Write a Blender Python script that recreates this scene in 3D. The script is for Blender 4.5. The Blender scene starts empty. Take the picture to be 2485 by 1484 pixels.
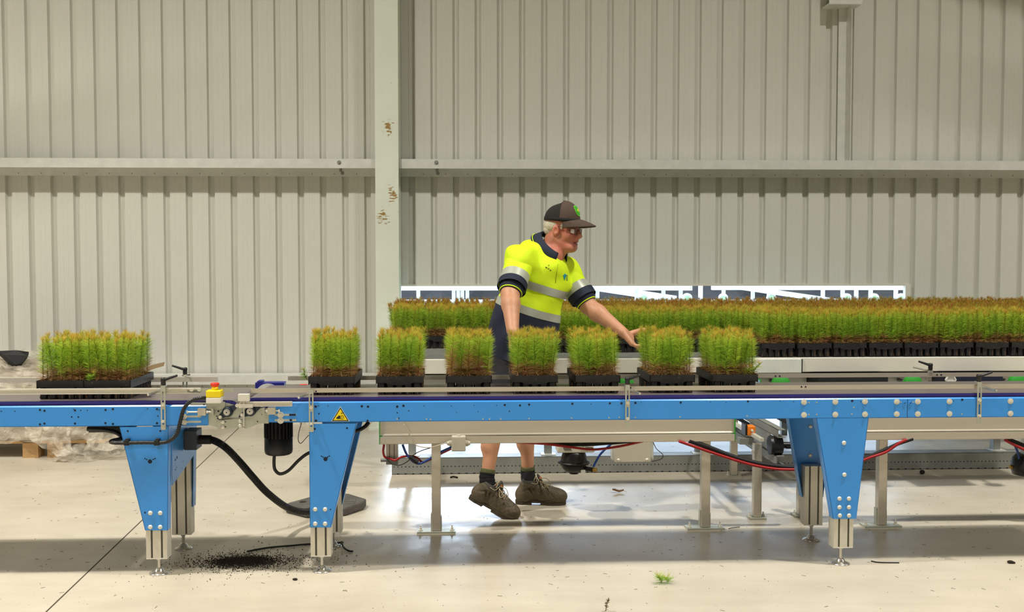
import bpy, bmesh, math, random
import numpy as np
from mathutils import Vector, Matrix

SC = bpy.context.scene
COL = SC.collection
R = math.radians
rnd = random.Random(7)

# ------------------------------------------------------------------ camera
FPX, HC, YH = 2500.0, 1.42, 632.0
PITCH = math.atan((742.0 - YH) / FPX)
cd = bpy.data.cameras.new('camera')
cd.sensor_width = 36.0
cd.lens = 36.0 * FPX / 2485.0
cd.clip_end = 300
cam = bpy.data.objects.new('camera', cd)
COL.objects.link(cam)
cam.location = (0, 0, HC)
cam.rotation_euler = (math.pi / 2 - PITCH, 0, 0)
SC.camera = cam

# ------------------------------------------------------------------ colour management, world, lights
SC.view_settings.view_transform = 'Standard'
SC.view_settings.look = 'None'
SC.view_settings.gamma = 1.0
SC.view_settings.use_curve_mapping = False
SC.view_settings.exposure = -0.10

world = bpy.data.worlds.new('sky')
SC.world = world
world.use_nodes = True
wn = world.node_tree
wn.nodes['Background'].inputs[0].default_value = (0.60, 0.77, 1.0, 1)
wn.nodes['Background'].inputs[1].default_value = 5.2


def add_sun(name, elev, azim, energy, color, angle):
    d = bpy.data.lights.new(name, 'SUN')
    d.energy, d.color, d.angle = energy, color, angle
    o = bpy.data.objects.new(name, d)
    COL.objects.link(o)
    # azim: direction the light travels, measured from -Y (towards the camera) turning to +X
    v = Vector((math.sin(azim) * math.cos(elev), -math.cos(azim) * math.cos(elev), -math.sin(elev)))
    o.rotation_euler = v.to_track_quat('-Z', 'Y').to_euler()
    o.location = (0, 14, 8)
    return o


add_sun('sun', R(15), R(3), 0.8, (0.70, 0.83, 1.0), R(3))


def add_lamp(x, y, z, w, size=0.30, color=(1.0, 0.962, 0.88)):
    d = bpy.data.lights.new('high_bay_light', 'AREA')
    d.shape = 'DISK'
    d.size = size
    d.energy = w
    d.color = color
    d.spread = R(138)
    o = bpy.data.objects.new('high_bay_light', d)
    COL.objects.link(o)
    o.location = (x, y, z)
    return o


LAMP_W = 206
for lx, k in ((-9.4, 2.5), (-3.3, 1.5), (3.1, 1.25), (9.2, 1.2)):
    add_lamp(lx, 3.75, 6.9, LAMP_W * k)
for lx in (-7.6, -2.6, 2.4, 7.4):
    add_lamp(lx, -2.2, 6.9, LAMP_W * 0.62)
    add_lamp(lx, -7.2, 6.9, LAMP_W * 0.46)


# ------------------------------------------------------------------ frames: pixel <-> place
def ray(x, y):
    a = (x - 1242.5) / FPX
    b = -(y - 742.0) / FPX
    return np.array([a, math.cos(PITCH) + b * math.sin(PITCH), -math.sin(PITCH) + b * math.cos(PITCH)])


EYE = np.array([0, 0, HC])


def P(x, y, Y):
    """world point of pixel (x, y) at distance Y"""
    d = ray(x, y)
    return EYE + d * (Y / d[1])


def PG(x, y, z=0.0):
    d = ray(x, y)
    return EYE + d * ((z - HC) / d[2])


class Frame:
    def __init__(s, ox, oy, th):
        s.O = np.array([ox, oy, 0.0])
        s.th = R(th)
        c, q = math.cos(s.th), math.sin(s.th)
        s.U = np.array([c, q, 0])
        s.V = np.array([-q, c, 0])

    def px(s, x, y, v):
        d = ray(x, y)
        t = (v - (EYE - s.O) @ s.V) / (d @ s.V)
        p = EYE + t * d
        return float((p - s.O) @ s.U), float(p[2])

    def fl(s, x, y, w=0.0):
        p = PG(x, y, w)
        return float((p - s.O) @ s.U), float((p - s.O) @ s.V)

    def W(s, u, v, w=0.0):
        return s.O + s.U * u + s.V * v + np.array([0, 0, w])

    def p3(s, x, y, v):
        u, w = s.px(x, y, v)
        return (u, v, w)


C = Frame(0, 4.665, 2.77)      # conveyor line, tables, benches
WL = Frame(0, 8.95, 1.8)       # back wall
WORLD = Frame(0, 0, 0)


# ------------------------------------------------------------------ materials
def s2l(c):
    c = c / 255.0
    return c / 12.92 if c <= 0.04045 else ((c + 0.055) / 1.055) ** 2.4


def rgb(r, g, b):
    return (s2l(r), s2l(g), s2l(b), 1)


MATS = {}


def mat(name, col, rough=0.5, metal=0.0, var=0.0, vscale=6.0, bump=0.0, bscale=60.0, spec=0.5, stretch=None, col2=None, coat=0.0):
    m = bpy.data.materials.new(name)
    m.use_nodes = True
    nt = m.node_tree
    b = nt.nodes['Principled BSDF']
    b.inputs['Base Color'].default_value = col
    b.inputs['Roughness'].default_value = rough
    b.inputs['Metallic'].default_value = metal
    b.inputs['Specular IOR Level'].default_value = spec
    b.inputs['Coat Weight'].default_value = coat
    tc = None
    if var or bump:
        tc = nt.nodes.new('ShaderNodeTexCoord')
        mp = nt.nodes.new('ShaderNodeMapping')
        nt.links.new(tc.outputs['Object'], mp.inputs[0])
        if stretch:
            mp.inputs['Scale'].default_value = stretch
    if var:
        n = nt.nodes.new('ShaderNodeTexNoise')
        n.inputs['Scale'].default_value = vscale
        n.inputs['Detail'].default_value = 6
        n.inputs['Roughness'].default_value = 0.6
        nt.links.new(mp.outputs[0], n.inputs['Vector'])
        r = nt.nodes.new('ShaderNodeValToRGB')
        r.color_ramp.elements[0].position = 0.3
        r.color_ramp.elements[1].position = 0.7
        c2 = col2 or tuple(min(1, c * (1 - var)) for c in col[:3]) + (1,)
        r.color_ramp.elements[0].color = c2
        r.color_ramp.elements[1].color = col if col2 else tuple(min(1, c * (1 + var * 0.5)) for c in col[:3]) + (1,)
        nt.links.new(n.outputs['Fac'], r.inputs[0])
        nt.links.new(r.outputs[0], b.inputs['Base Color'])
    if bump:
        n2 = nt.nodes.new('ShaderNodeTexNoise')
        n2.inputs['Scale'].default_value = bscale
        n2.inputs['Detail'].default_value = 4
        nt.links.new(mp.outputs[0], n2.inputs['Vector'])
        bp = nt.nodes.new('ShaderNodeBump')
        bp.inputs['Strength'].default_value = bump
        bp.inputs['Distance'].default_value = 0.01
        nt.links.new(n2.outputs['Fac'], bp.inputs['Height'])
        nt.links.new(bp.outputs[0], b.inputs['Normal'])
    MATS[name] = m
    return m


def emit_free(name):
    return MATS[name]


M = {}
M['blue'] = mat('blue_paint', rgb(58, 148, 230), 0.30, var=0.05, vscale=3, bump=0.02, bscale=300)
M['blue_in'] = M['blue']
M['belt_edge'] = mat('belt_edge_blue', rgb(38, 32, 120), 0.5)
M['belt'] = mat('belt_rubber', rgb(112, 102, 102), 0.30, var=0.18, vscale=5, stretch=(0.3, 6, 1))
M['alu'] = mat('aluminium', rgb(214, 208, 192), 0.42, 0.25, var=0.05, vscale=8)
M['alu_groove'] = mat('groove_dark', rgb(95, 92, 82), 0.6)
M['steel'] = mat('stainless_steel', rgb(208, 200, 184), 0.36, 0.6, var=0.06, vscale=4, stretch=(0.3, 1, 6))
M['zinc'] = mat('zinc_plate', rgb(188, 190, 174), 0.42, 0.35, var=0.10, vscale=14)
M['galv'] = mat('galvanised', rgb(224, 225, 218), 0.45, 0.15, var=0.10, vscale=10)
M['galvd'] = mat('galvanised_dull', rgb(150, 152, 146), 0.55, 0.35, var=0.15, vscale=8)
M['white_alu'] = mat('white_aluminium', rgb(226, 222, 208), 0.5, 0.1, var=0.04, vscale=5)
M['chrome'] = mat('chrome', rgb(205, 203, 196), 0.22, 0.85)
M['bolt'] = mat('bolt_zinc', rgb(226, 222, 208), 0.35, 0.4)
M['black'] = mat('black_plastic', rgb(24, 24, 24), 0.42)
M['blackm'] = mat('black_matt', rgb(16, 16, 17), 0.6)
M['hole'] = mat('hole_dark', rgb(14, 22, 45), 0.8)
M['tray'] = mat('tray_plastic', rgb(40, 40, 41), 0.42, var=0.35, vscale=18, col2=rgb(22, 22, 23))
M['soil'] = mat('soil', rgb(48, 36, 26), 0.95, var=0.5, vscale=60, bump=0.6, bscale=150)
M['yellow'] = mat('yellow_plastic', rgb(245, 218, 10), 0.4)
M['red'] = mat('red_plastic', rgb(225, 50, 30), 0.4)
M['white'] = mat('white_plastic', rgb(232, 230, 220), 0.45)
M['cream'] = mat('grey_cream_plastic', rgb(206, 198, 178), 0.5, var=0.04)
M['green'] = mat('green_plastic', rgb(42, 150, 40), 0.5)
M['orange'] = mat('orange_plastic', rgb(240, 128, 20), 0.45)
M['navyplastic'] = mat('navy_cast', rgb(34, 46, 58), 0.45)
M['royal'] = mat('royal_blue', rgb(32, 34, 130), 0.4)
M['hosered'] = mat('red_hose', rgb(170, 24, 26), 0.4)
M['hoseblue'] = mat('blue_hose', rgb(28, 72, 150), 0.4)
M['wire_cream'] = mat('cream_wire', rgb(196, 186, 160), 0.5)
M['wood'] = mat('pallet_wood', rgb(188, 150, 100), 0.8, var=0.25, vscale=12, stretch=(1, 1, 8))
M['brass'] = mat('brass', rgb(190, 150, 60), 0.35, 0.8)
M['rubber'] = mat('rubber_base', rgb(92, 88, 82), 0.85, var=0.3, vscale=14, bump=0.4, bscale=120)
M['cardboard'] = mat('cardboard', rgb(150, 128, 98), 0.85, var=0.15)


# ------------------------------------------------------------------ mesh builder
OFF = {}


def root_of(o):
    while o.parent:
        o = o.parent
    return o


def tag(o, label=None, cat=None, group=None, kind=None):
    if label:
        o['label'] = label
    if cat:
        o['category'] = cat
    if group:
        o['group'] = group
    if kind:
        o['kind'] = kind
    return o


def thing(name, label, cat, fr, u, v, w=0.0, group=None, kind=None):
    o = bpy.data.objects.new(name, None)
    o.empty_display_size = 0.05
    COL.objects.link(o)
    o.location = fr.W(u, v, w)
    o.rotation_euler = (0, 0, fr.th)
    OFF[o.name] = (u, v, w)
    tag(o, label, cat, group, kind)
    return o


def smooth_path(pts, n=8):
    pts = [np.array(p, float) for p in pts]
    if len(pts) < 3:
        return pts
    q = [2 * pts[0] - pts[1]] + pts + [2 * pts[-1] - pts[-2]]
    out = []
    for i in range(1, len(q) - 2):
        p0, p1, p2, p3 = q[i - 1], q[i], q[i + 1], q[i + 2]
        for k in range(n):
            t = k / n
            out.append(0.5 * ((2 * p1) + (-p0 + p2) * t + (2 * p0 - 5 * p1 + 4 * p2 - p3) * t * t + (-p0 + 3 * p1 - 3 * p2 + p3) * t ** 3))
    out.append(pts[-1])
    return out


class MB:
    def __init__(s):
        s.v = []
        s.f = []
        s.m = []
        s.sm = []

    def add(s, vs, fs, m=0, sm=False):
        b = len(s.v)
        s.v += [tuple(map(float, p)) for p in vs]
        for f in fs:
            s.f.append(tuple(i + b for i in f))
            s.m.append(m)
            s.sm.append(sm)
        return s

    def box(s, a, b, m=0):
        (x0, y0, z0), (x1, y1, z1) = a, b
        x0, x1 = min(x0, x1), max(x0, x1)
        y0, y1 = min(y0, y1), max(y0, y1)
        z0, z1 = min(z0, z1), max(z0, z1)
        vs = [(x0, y0, z0), (x1, y0, z0), (x1, y1, z0), (x0, y1, z0), (x0, y0, z1), (x1, y0, z1), (x1, y1, z1), (x0, y1, z1)]
        return s.add(vs, [(3, 2, 1, 0), (4, 5, 6, 7), (0, 1, 5, 4), (1, 2, 6, 5), (2, 3, 7, 6), (3, 0, 4, 7)], m)

    def bar(s, p0, p1, w, h, m=0, up=(0, 0, 1)):
        p0, p1 = np.array(p0, float), np.array(p1, float)
        d = p1 - p0
        d /= np.linalg.norm(d)
        a = np.cross(d, np.array(up, float))
        a /= np.linalg.norm(a)
        b = np.cross(a, d)
        vs = []
        for q in (p0, p1):
            for i, j in ((-1, -1), (1, -1), (1, 1), (-1, 1)):
                vs.append(q + a * i * w / 2 + b * j * h / 2)
        return s.add(vs, [(0, 1, 2, 3), (7, 6, 5, 4), (0, 4, 5, 1), (1, 5, 6, 2), (2, 6, 7, 3), (3, 7, 4, 0)], m)

    def prism(s, pts, axis, a, b, m=0):
        """polygon of 2-tuples extruded along axis; axis 'v': pts=(u,w), 'u': pts=(v,w), 'w': pts=(u,v)"""
        def to(p, t):
            if axis == 'v':
                return (p[0], t, p[1])
            if axis == 'u':
                return (t, p[0], p[1])
            return (p[0], p[1], t)
        n = len(pts)
        area = sum(pts[i][0] * pts[(i + 1) % n][1] - pts[(i + 1) % n][0] * pts[i][1] for i in range(n))
        if area < 0:
            pts = pts[::-1]
        if axis == 'v':
            pts = pts[::-1]
        a, b = min(a, b), max(a, b)
        vs = [to(p, a) for p in pts] + [to(p, b) for p in pts]
        fs = [tuple(range(n - 1, -1, -1)), tuple(range(n, 2 * n))]
        fs += [(i, (i + 1) % n, n + (i + 1) % n, n + i) for i in range(n)]
        return s.add(vs, fs, m)

    def cyl(s, p0, p1, r0, r1=None, seg=16, m=0, caps=True, sm=True):
        r1 = r0 if r1 is None else r1
        p0, p1 = np.array(p0, float), np.array(p1, float)
        d = p1 - p0
        d /= np.linalg.norm(d)
        a = np.cross(d, (0, 0, 1) if abs(d[2]) < 0.9 else (1, 0, 0))
        a /= np.linalg.norm(a)
        b = np.cross(d, a)
        vs = []
        for q, r in ((p0, r0), (p1, r1)):
            for i in range(seg):
                t = 2 * math.pi * i / seg
                vs.append(q + (a * math.cos(t) + b * math.sin(t)) * r)
        s.add(vs, [(i, (i + 1) % seg, seg + (i + 1) % seg, seg + i) for i in range(seg)], m, sm)
        if caps:
            s.add(vs[:seg], [tuple(range(seg - 1, -1, -1))], m)
            s.add(vs[seg:], [tuple(range(seg))], m)
        return s

    def lathe(s, c, prof, seg=20, m=0, axis=(0, 0, 1), sm=True):
        """prof: (radius, height) along axis from c"""
        d = np.array(axis, float)
        d /= np.linalg.norm(d)
        a = np.cross(d, (0, 0, 1) if abs(d[2]) < 0.9 else (1, 0, 0))
        a /= np.linalg.norm(a)
        b = np.cross(d, a)
        c = np.array(c, float)
        vs = []
        for r, h in prof:
            for i in range(seg):
                t = 2 * math.pi * i / seg
                vs.append(c + d * h + (a * math.cos(t) + b * math.sin(t)) * max(r, 1e-5))
        fs = []
        for k in range(len(prof) - 1):
            for i in range(seg):
                j = (i + 1) % seg
                fs.append((k * seg + i, k * seg + j, (k + 1) * seg + j, (k + 1) * seg + i))
        fs.append(tuple(range(seg - 1, -1, -1)))
        n = (len(prof) - 1) * seg
        fs.append(tuple(n + i for i in range(seg)))
        return s.add(vs, fs, m, sm)

    def tube(s, pts, r, seg=8, m=0, n=8, ridges=0, smooth=True):
        pts = smooth_path(pts, n) if smooth else [np.array(p, float) for p in pts]
        vs = []
        prev = None
        K = len(pts)
        for i, p in enumerate(pts):
            d = pts[min(i + 1, K - 1)] - pts[max(i - 1, 0)]
            d = d / (np.linalg.norm(d) + 1e-9)
            if prev is None:
                a = np.cross(d, (0, 0, 1) if abs(d[2]) < 0.9 else (1, 0, 0))
            else:
                a = prev - d * (prev @ d)
            a = a / (np.linalg.norm(a) + 1e-9)
            prev = a
            b = np.cross(d, a)
            rr = r(i / (K - 1)) if callable(r) else r
            if ridges:
                rr *= 1.0 if i % 2 else 1.0 - ridges
            for k in range(seg):
                t = 2 * math.pi * k / seg
                vs.append(p + (a * math.cos(t) + b * math.sin(t)) * rr)
        fs = []
        for i in range(K - 1):
            for k in range(seg):
                j = (k + 1) % seg
                fs.append((i * seg + k, i * seg + j, (i + 1) * seg + j, (i + 1) * seg + k))
        fs.append(tuple(range(seg - 1, -1, -1)))
        fs.append(tuple((K - 1) * seg + k for k in range(seg)))
        return s.add(vs, fs, m, not ridges)

    def ell(s, c, r, seg=16, rings=10, m=0, rot=None):
        vs, fs = [], []
        for i in range(rings + 1):
            ph = math.pi * i / rings
            for k in range(seg):
                t = 2 * math.pi * k / seg
                p = np.array([r[0] * math.sin(ph) * math.cos(t), r[1] * math.sin(ph) * math.sin(t), r[2] * math.cos(ph)])
                if rot is not None:
                    p = rot @ p
                vs.append(np.array(c) + p)
        for i in range(rings):
            for k in range(seg):
                j = (k + 1) % seg
                fs.append((i * seg + j, i * seg + k, (i + 1) * seg + k, (i + 1) * seg + j))
        return s.add(vs, fs, m, True)

    def mesh(s, name, mats, off=(0, 0, 0)):
        me = bpy.data.meshes.new(name)
        o = np.array(off)
        me.from_pydata([tuple(np.array(p) - o) for p in s.v], [], s.f)
        for mm in mats:
            me.materials.append(mm)
        me.polygons.foreach_set('material_index', s.m)
        me.polygons.foreach_set('use_smooth', s.sm)
        me.update()
        return me

    def build(s, name, mats, parent=None, bevel=0.0, label=None, kind=None, fr=None):
        """part of parent (coordinates in the parent's frame)"""
        if not isinstance(mats, (list, tuple)):
            mats = [mats]
        off = OFF[root_of(parent).name] if parent else (0, 0, 0)
        o = bpy.data.objects.new(name, s.mesh(name, mats, off))
        COL.objects.link(o)
        o.parent = parent
        if bevel:
            b = o.modifiers.new('bevel', 'BEVEL')
            b.width = bevel
            b.segments = 2
            b.limit_method = 'ANGLE'
            b.angle_limit = R(40)
        if label:
            o['label'] = label
        if kind:
            o['kind'] = kind
        return o

    def single(s, name, mats, label, cat, fr, u, v, w=0.0, bevel=0.0, group=None, kind=None):
        """a thing that is one mesh, origin at (u, v, w) of the frame"""
        if not isinstance(mats, (list, tuple)):
            mats = [mats]
        o = bpy.data.objects.new(name, s.mesh(name, mats, (u, v, w)))
        COL.objects.link(o)
        o.location = fr.W(u, v, w)
        o.rotation_euler = (0, 0, fr.th)
        OFF[o.name] = (u, v, w)
        if bevel:
            b = o.modifiers.new('bevel', 'BEVEL')
            b.width = bevel
            b.segments = 2
            b.limit_method = 'ANGLE'
        return tag(o, label, cat, group, kind)


def inst(me, name, parent, pos, rot=None, scale=None):
    o = bpy.data.objects.new(name, me)
    COL.objects.link(o)
    o.parent = parent
    off = OFF[root_of(parent).name]
    o.location = tuple(np.array(pos) - np.array(off))
    if rot:
        o.rotation_euler = rot
    if scale:
        o.scale = scale
    return o


def disc(mb, u, v, w, r, m=0, seg=10, t=0.0008):
    mb.cyl((u, v, w), (u, v - t, w), r, seg=seg, m=m, sm=False)
    return mb
# ------------------------------------------------------------------ structure: floor
def floor_material():
    m = bpy.data.materials.new('polished_concrete')
    m.use_nodes = True
    nt = m.node_tree
    b = nt.nodes['Principled BSDF']
    tc = nt.nodes.new('ShaderNodeTexCoord')
    def noise(scale, detail, rough, stretch=(1, 1, 1)):
        mp = nt.nodes.new('ShaderNodeMapping')
        mp.inputs['Scale'].default_value = stretch
        nt.links.new(tc.outputs['Object'], mp.inputs[0])
        n = nt.nodes.new('ShaderNodeTexNoise')
        n.inputs['Scale'].default_value = scale
        n.inputs['Detail'].default_value = detail
        n.inputs['Roughness'].default_value = rough
        nt.links.new(mp.outputs[0], n.inputs['Vector'])
        return n
    def ramp(n, p0, c0, p1, c1):
        r = nt.nodes.new('ShaderNodeValToRGB')
        r.color_ramp.elements[0].position, r.color_ramp.elements[0].color = p0, c0
        r.color_ramp.elements[1].position, r.color_ramp.elements[1].color = p1, c1
        nt.links.new(n.outputs['Fac'], r.inputs[0])
        return r
    def mix(f, a, c, mode='MIX'):
        x = nt.nodes.new('ShaderNodeMix')
        x.data_type = 'RGBA'
        x.blend_type = mode
        if isinstance(f, float):
            x.inputs[0].default_value = f
        else:
            nt.links.new(f, x.inputs[0])
        nt.links.new(a, x.inputs[6])
        if isinstance(c, tuple):
            x.inputs[7].default_value = c
        else:
            nt.links.new(c, x.inputs[7])
        return x.outputs[2]
    base = ramp(noise(1.1, 6, 0.6), 0.3, rgb(186, 176, 156), 0.72, rgb(210, 201, 182))
    streak = ramp(noise(5, 5, 0.65, (0.35, 2.2, 1)), 0.38, (0.88, 0.87, 0.86, 1), 0.6, (1, 1, 1, 1))
    c = mix(0.45, base.outputs[0], streak.outputs[0], 'MULTIPLY')
    st = ramp(noise(2.3, 8, 0.75), 0.62, (0, 0, 0, 1), 0.72, (1, 1, 1, 1))
    c = mix(st.outputs[0], c, rgb(184, 170, 142))
    sp = ramp(noise(60, 2, 0.5), 0.70, (0, 0, 0, 1), 0.73, (1, 1, 1, 1))
    sp2 = ramp(noise(3.0, 3, 0.6), 0.45, (0, 0, 0, 1), 0.65, (1, 1, 1, 1))
    mul = nt.nodes.new('ShaderNodeMath')
    mul.operation = 'MULTIPLY'
    nt.links.new(sp.outputs[0], mul.inputs[0])
    nt.links.new(sp2.outputs[0], mul.inputs[1])
    c = mix(mul.outputs[0], c, rgb(105, 92, 76))
    nt.links.new(c, b.inputs['Base Color'])
    rr = ramp(noise(4, 5, 0.6), 0.3, (0.30, 0.30, 0.30, 1), 0.7, (0.46, 0.46, 0.46, 1))
    nt.links.new(rr.outputs[0], b.inputs['Roughness'])
    b.inputs['Specular IOR Level'].default_value = 0.32
    n3 = noise(9, 5, 0.6)
    bp = nt.nodes.new('ShaderNodeBump')
    bp.inputs['Strength'].default_value = 0.05
    bp.inputs['Distance'].default_value = 0.02
    nt.links.new(n3.outputs['Fac'], bp.inputs['Height'])
    nt.links.new(bp.outputs[0], b.inputs['Normal'])
    return m


M['floor'] = floor_material()
M['wallsheet'] = mat('cladding_paint', rgb(216, 216, 206), 0.45, 0.0, var=0.03, vscale=1.5, spec=0.45)
M['inner'] = mat('inner_wall', rgb(120, 118, 112), 0.7)
M['ceil'] = mat('roof_lining', rgb(130, 129, 126), 0.7)
M['groove'] = mat('joint_dark', rgb(70, 60, 48), 0.9)

floor = MB().box((-14, -11, -0.12), (14, 9.35, 0)).single('floor', M['floor'], None, None, WORLD, 0, 0, 0, kind='structure')
g0, g1 = PG(95, 1500), PG(600, 1018)
MB().bar((g0[0], g0[1], 0.0), (g1[0], g1[1], 0.0), 0.007, 0.001).build('floor_joint', M['groove'], floor)
g0, g1 = PG(1745, 1180), PG(1995, 1360)

ceiling = MB().box((-14, -11, 7.6), (14, 9.6, 7.7)).single('ceiling', M['ceil'], None, None, WORLD, 0, 0, 7.6, kind='structure')
MB().box((-14.1, -11, 0), (-14, 9.6, 7.6)).single('wall_left', M['inner'], None, None, WORLD, -14, 0, 0, kind='structure')
MB().box((14, -11, 0), (14.1, 9.6, 7.6)).single('wall_right', M['inner'], None, None, WORLD, 14, 0, 0, kind='structure')
MB().box((-14, -11.1, 0), (14, -11, 7.6)).single('wall_front', M['inner'], None, None, WORLD, 0, -11, 0, kind='structure')

# ------------------------------------------------------------------ back wall: ribbed steel sheets
OP0, OP1, OPH = -0.962, 3.458, 1.212
wall = thing('wall_back', None, None, WL, 0, 0, 0, kind='structure')
PITCHR = 0.1905


def sheet_profile():
    """one pitch: pan at v=0 with two fine ribs, then a rib pressed outwards"""
    p = [(0, 0)]
    for c in (0.040, 0.080):
        p += [(c - 0.005, 0), (c - 0.002, -0.0010), (c + 0.002, -0.0010), (c + 0.005, 0)]
    p += [(0.1335, 0), (0.1430, 0.034), (0.1810, 0.034), (0.1905, 0)]
    return p


def sheet_mesh(ranges):
    prof = []
    for k in range(4):
        prof += [(x + k * PITCHR, v) for x, v in sheet_profile()[:-1]]
    prof.append((4 * PITCHR, 0))
    mb = MB()
    for ua, ub, w0, w1 in ranges:
        pts = []
        for i in range(len(prof) - 1):
            (x0, v0), (x1, v1) = prof[i], prof[i + 1]
            if x1 <= ua or x0 >= ub:
                continue
            for x in (max(x0, ua), min(x1, ub)):
                t = (x - x0) / (x1 - x0)
                q = (x, v0 + (v1 - v0) * t)
                if not pts or abs(pts[-1][0] - q[0]) > 1e-6:
                    pts.append(q)
        n = len(pts)
        vs = [(x, v, w0) for x, v in pts] + [(x, v, w1) for x, v in pts]
        mb.add(vs, [(i, i + 1, n + i + 1, n + i) for i in range(n - 1)])
    return mb.mesh('cladding_sheet', [M['wallsheet']])


us = -0.681 - 0.155 - 0.762 * 17
full = sheet_mesh([(0, 0.762, 0, 7.62)])
over = sheet_mesh([(0, 0.762, OPH, 7.62)])
for k in range(37):
    a, b = us + 0.762 * k, us + 0.762 * (k + 1)
    if b <= OP0 or a >= OP1:
        me = full
    elif a >= OP0 and b <= OP1:
        me = over
    elif a < OP0:
        me = sheet_mesh([(0, OP0 - a, 0, 7.62), (OP0 - a, 0.762, OPH, 7.62)])
    else:
        me = sheet_mesh([(0, OP1 - a, OPH, 7.62), (OP1 - a, 0.762, 0, 7.62)])
    inst(me, 'cladding_sheet', wall, (a, 0, 0))
# door opening trim
mb = MB()
mb.box((OP1, -0.012, 0), (OP1 + 0.045, 0.04, OPH + 0.0))
mb.box((OP0 - 0.03, -0.006, 0), (OP0, 0.04, OPH))
mb.box((OP0, -0.006, OPH - 0.012), (OP1 + 0.045, 0.04, OPH + 0.004))
mb.build('opening_trim', M['white_alu'], wall)

# ------------------------------------------------------------------ column and girts
CU0, CU1 = WL.px(911, 500, -0.25)[0], WL.px(967.5, 500, -0.25)[0]


def column_material():
    m = mat('column_primer', rgb(230, 236, 222), 0.55, 0.05, var=0.05, vscale=3)
    nt = m.node_tree
    b = nt.nodes['Principled BSDF']
    src = b.inputs['Base Color'].links[0].from_socket
    tc = nt.nodes.new('ShaderNodeTexCoord')
    # rust scuffs: noise inside soft spots
    total = None
    for (px_, py_, sx, sz) in ((942, 308, 0.035, 0.045), (952, 470, 0.03, 0.06), (930, 527, 0.04, 0.05)):
        u, w = WL.px(px_, py_, -0.25)
        d = nt.nodes.new('ShaderNodeVectorMath')
        d.operation = 'SUBTRACT'
        nt.links.new(tc.outputs['Object'], d.inputs[0])
        d.inputs[1].default_value = (u, -0.25, w)
        s = nt.nodes.new('ShaderNodeVectorMath')
        s.operation = 'MULTIPLY'
        nt.links.new(d.outputs[0], s.inputs[0])
        s.inputs[1].default_value = (1 / sx, 1, 1 / sz)
        l = nt.nodes.new('ShaderNodeVectorMath')
        l.operation = 'LENGTH'
        nt.links.new(s.outputs[0], l.inputs[0])
        r = nt.nodes.new('ShaderNodeMapRange')
        r.inputs['From Min'].default_value, r.inputs['From Max'].default_value = 0.6, 2.0
        r.inputs['To Min'].default_value, r.inputs['To Max'].default_value = 0.27, 0.0
        nt.links.new(l.outputs['Value'], r.inputs['Value'])
        if total is None:
            total = r.outputs[0]
        else:
            a = nt.nodes.new('ShaderNodeMath')
            nt.links.new(total, a.inputs[0])
            nt.links.new(r.outputs[0], a.inputs[1])
            total = a.outputs[0]
    n = nt.nodes.new('ShaderNodeTexNoise')
    n.inputs['Scale'].default_value = 45
    n.inputs['Detail'].default_value = 5
    mp = nt.nodes.new('ShaderNodeMapping')
    mp.inputs['Scale'].default_value = (0.6, 1, 1.5)
    nt.links.new(tc.outputs['Object'], mp.inputs[0])
    nt.links.new(mp.outputs[0], n.inputs['Vector'])
    a = nt.nodes.new('ShaderNodeMath')
    nt.links.new(total, a.inputs[0])
    nt.links.new(n.outputs['Fac'], a.inputs[1])
    r = nt.nodes.new('ShaderNodeValToRGB')
    r.color_ramp.elements[0].position = 0.70
    r.color_ramp.elements[1].position = 0.80
    nt.links.new(a.outputs[0], r.inputs[0])
    x = nt.nodes.new('ShaderNodeMix')
    x.data_type = 'RGBA'
    nt.links.new(r.outputs[0], x.inputs[0])
    nt.links.new(src, x.inputs[6])
    x.inputs[7].default_value = rgb(160, 128, 70)
    nt.links.new(x.outputs[2], b.inputs['Base Color'])
    return m


M['column'] = column_material()
mb = MB()
mb.box((CU0, -0.25, 0), (CU1, -0.235, 7.6))
cm = (CU0 + CU1) / 2
mb.box((cm - 0.005, -0.235, 0), (cm + 0.005, -0.045, 7.6))
mb.box((CU0, -0.045, 0), (CU1, -0.03, 7.6))
mb.box((CU0 - 0.06, -0.33, 0), (CU1 + 0.06, 0.0, 0.02))
mb.single('trim_1', M['column'], 'pale primed steel column with rust scuffs against the ribbed wall', None, WL, 0, 0, 0, kind='structure')

bolt_head = MB().cyl((0, 0, 0), (0, -0.004, 0), 0.019, seg=14).cyl((0, -0.004, 0), (0, -0.014, 0), 0.012, seg=6, sm=False).mesh('girt_bolt', [M['galvd']])


def girt(u0, u1, top, name, label):
    r = thing(name, label, None, WL, u0, 0, top, kind='structure')
    h, t = 0.134, 0.004
    MB().box((u0, -0.200, top - t), (u1, -0.030, top)).build('girt_web', M['galv'], r)
    MB().box((u0, -0.204, top - 0.078), (u1, -0.200, top)).box((u0, -0.200, top - 0.078), (u1, -0.188, top - 0.074)).build('front_flange', M['galv'], r)
    b = MB().box((u0, -0.034, top - h), (u1, -0.030, top - t))
    u = math.ceil(u0 / PITCHR) * PITCHR
    while u < u1:
        b.cyl((u, -0.034, top - h + 0.022), (u, -0.038, top - h + 0.022), 0.005, seg=6, m=1, sm=False)
        u += PITCHR
    b.build('wall_flange', [M['galv'], M['galvd']], r)
    return r


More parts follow.
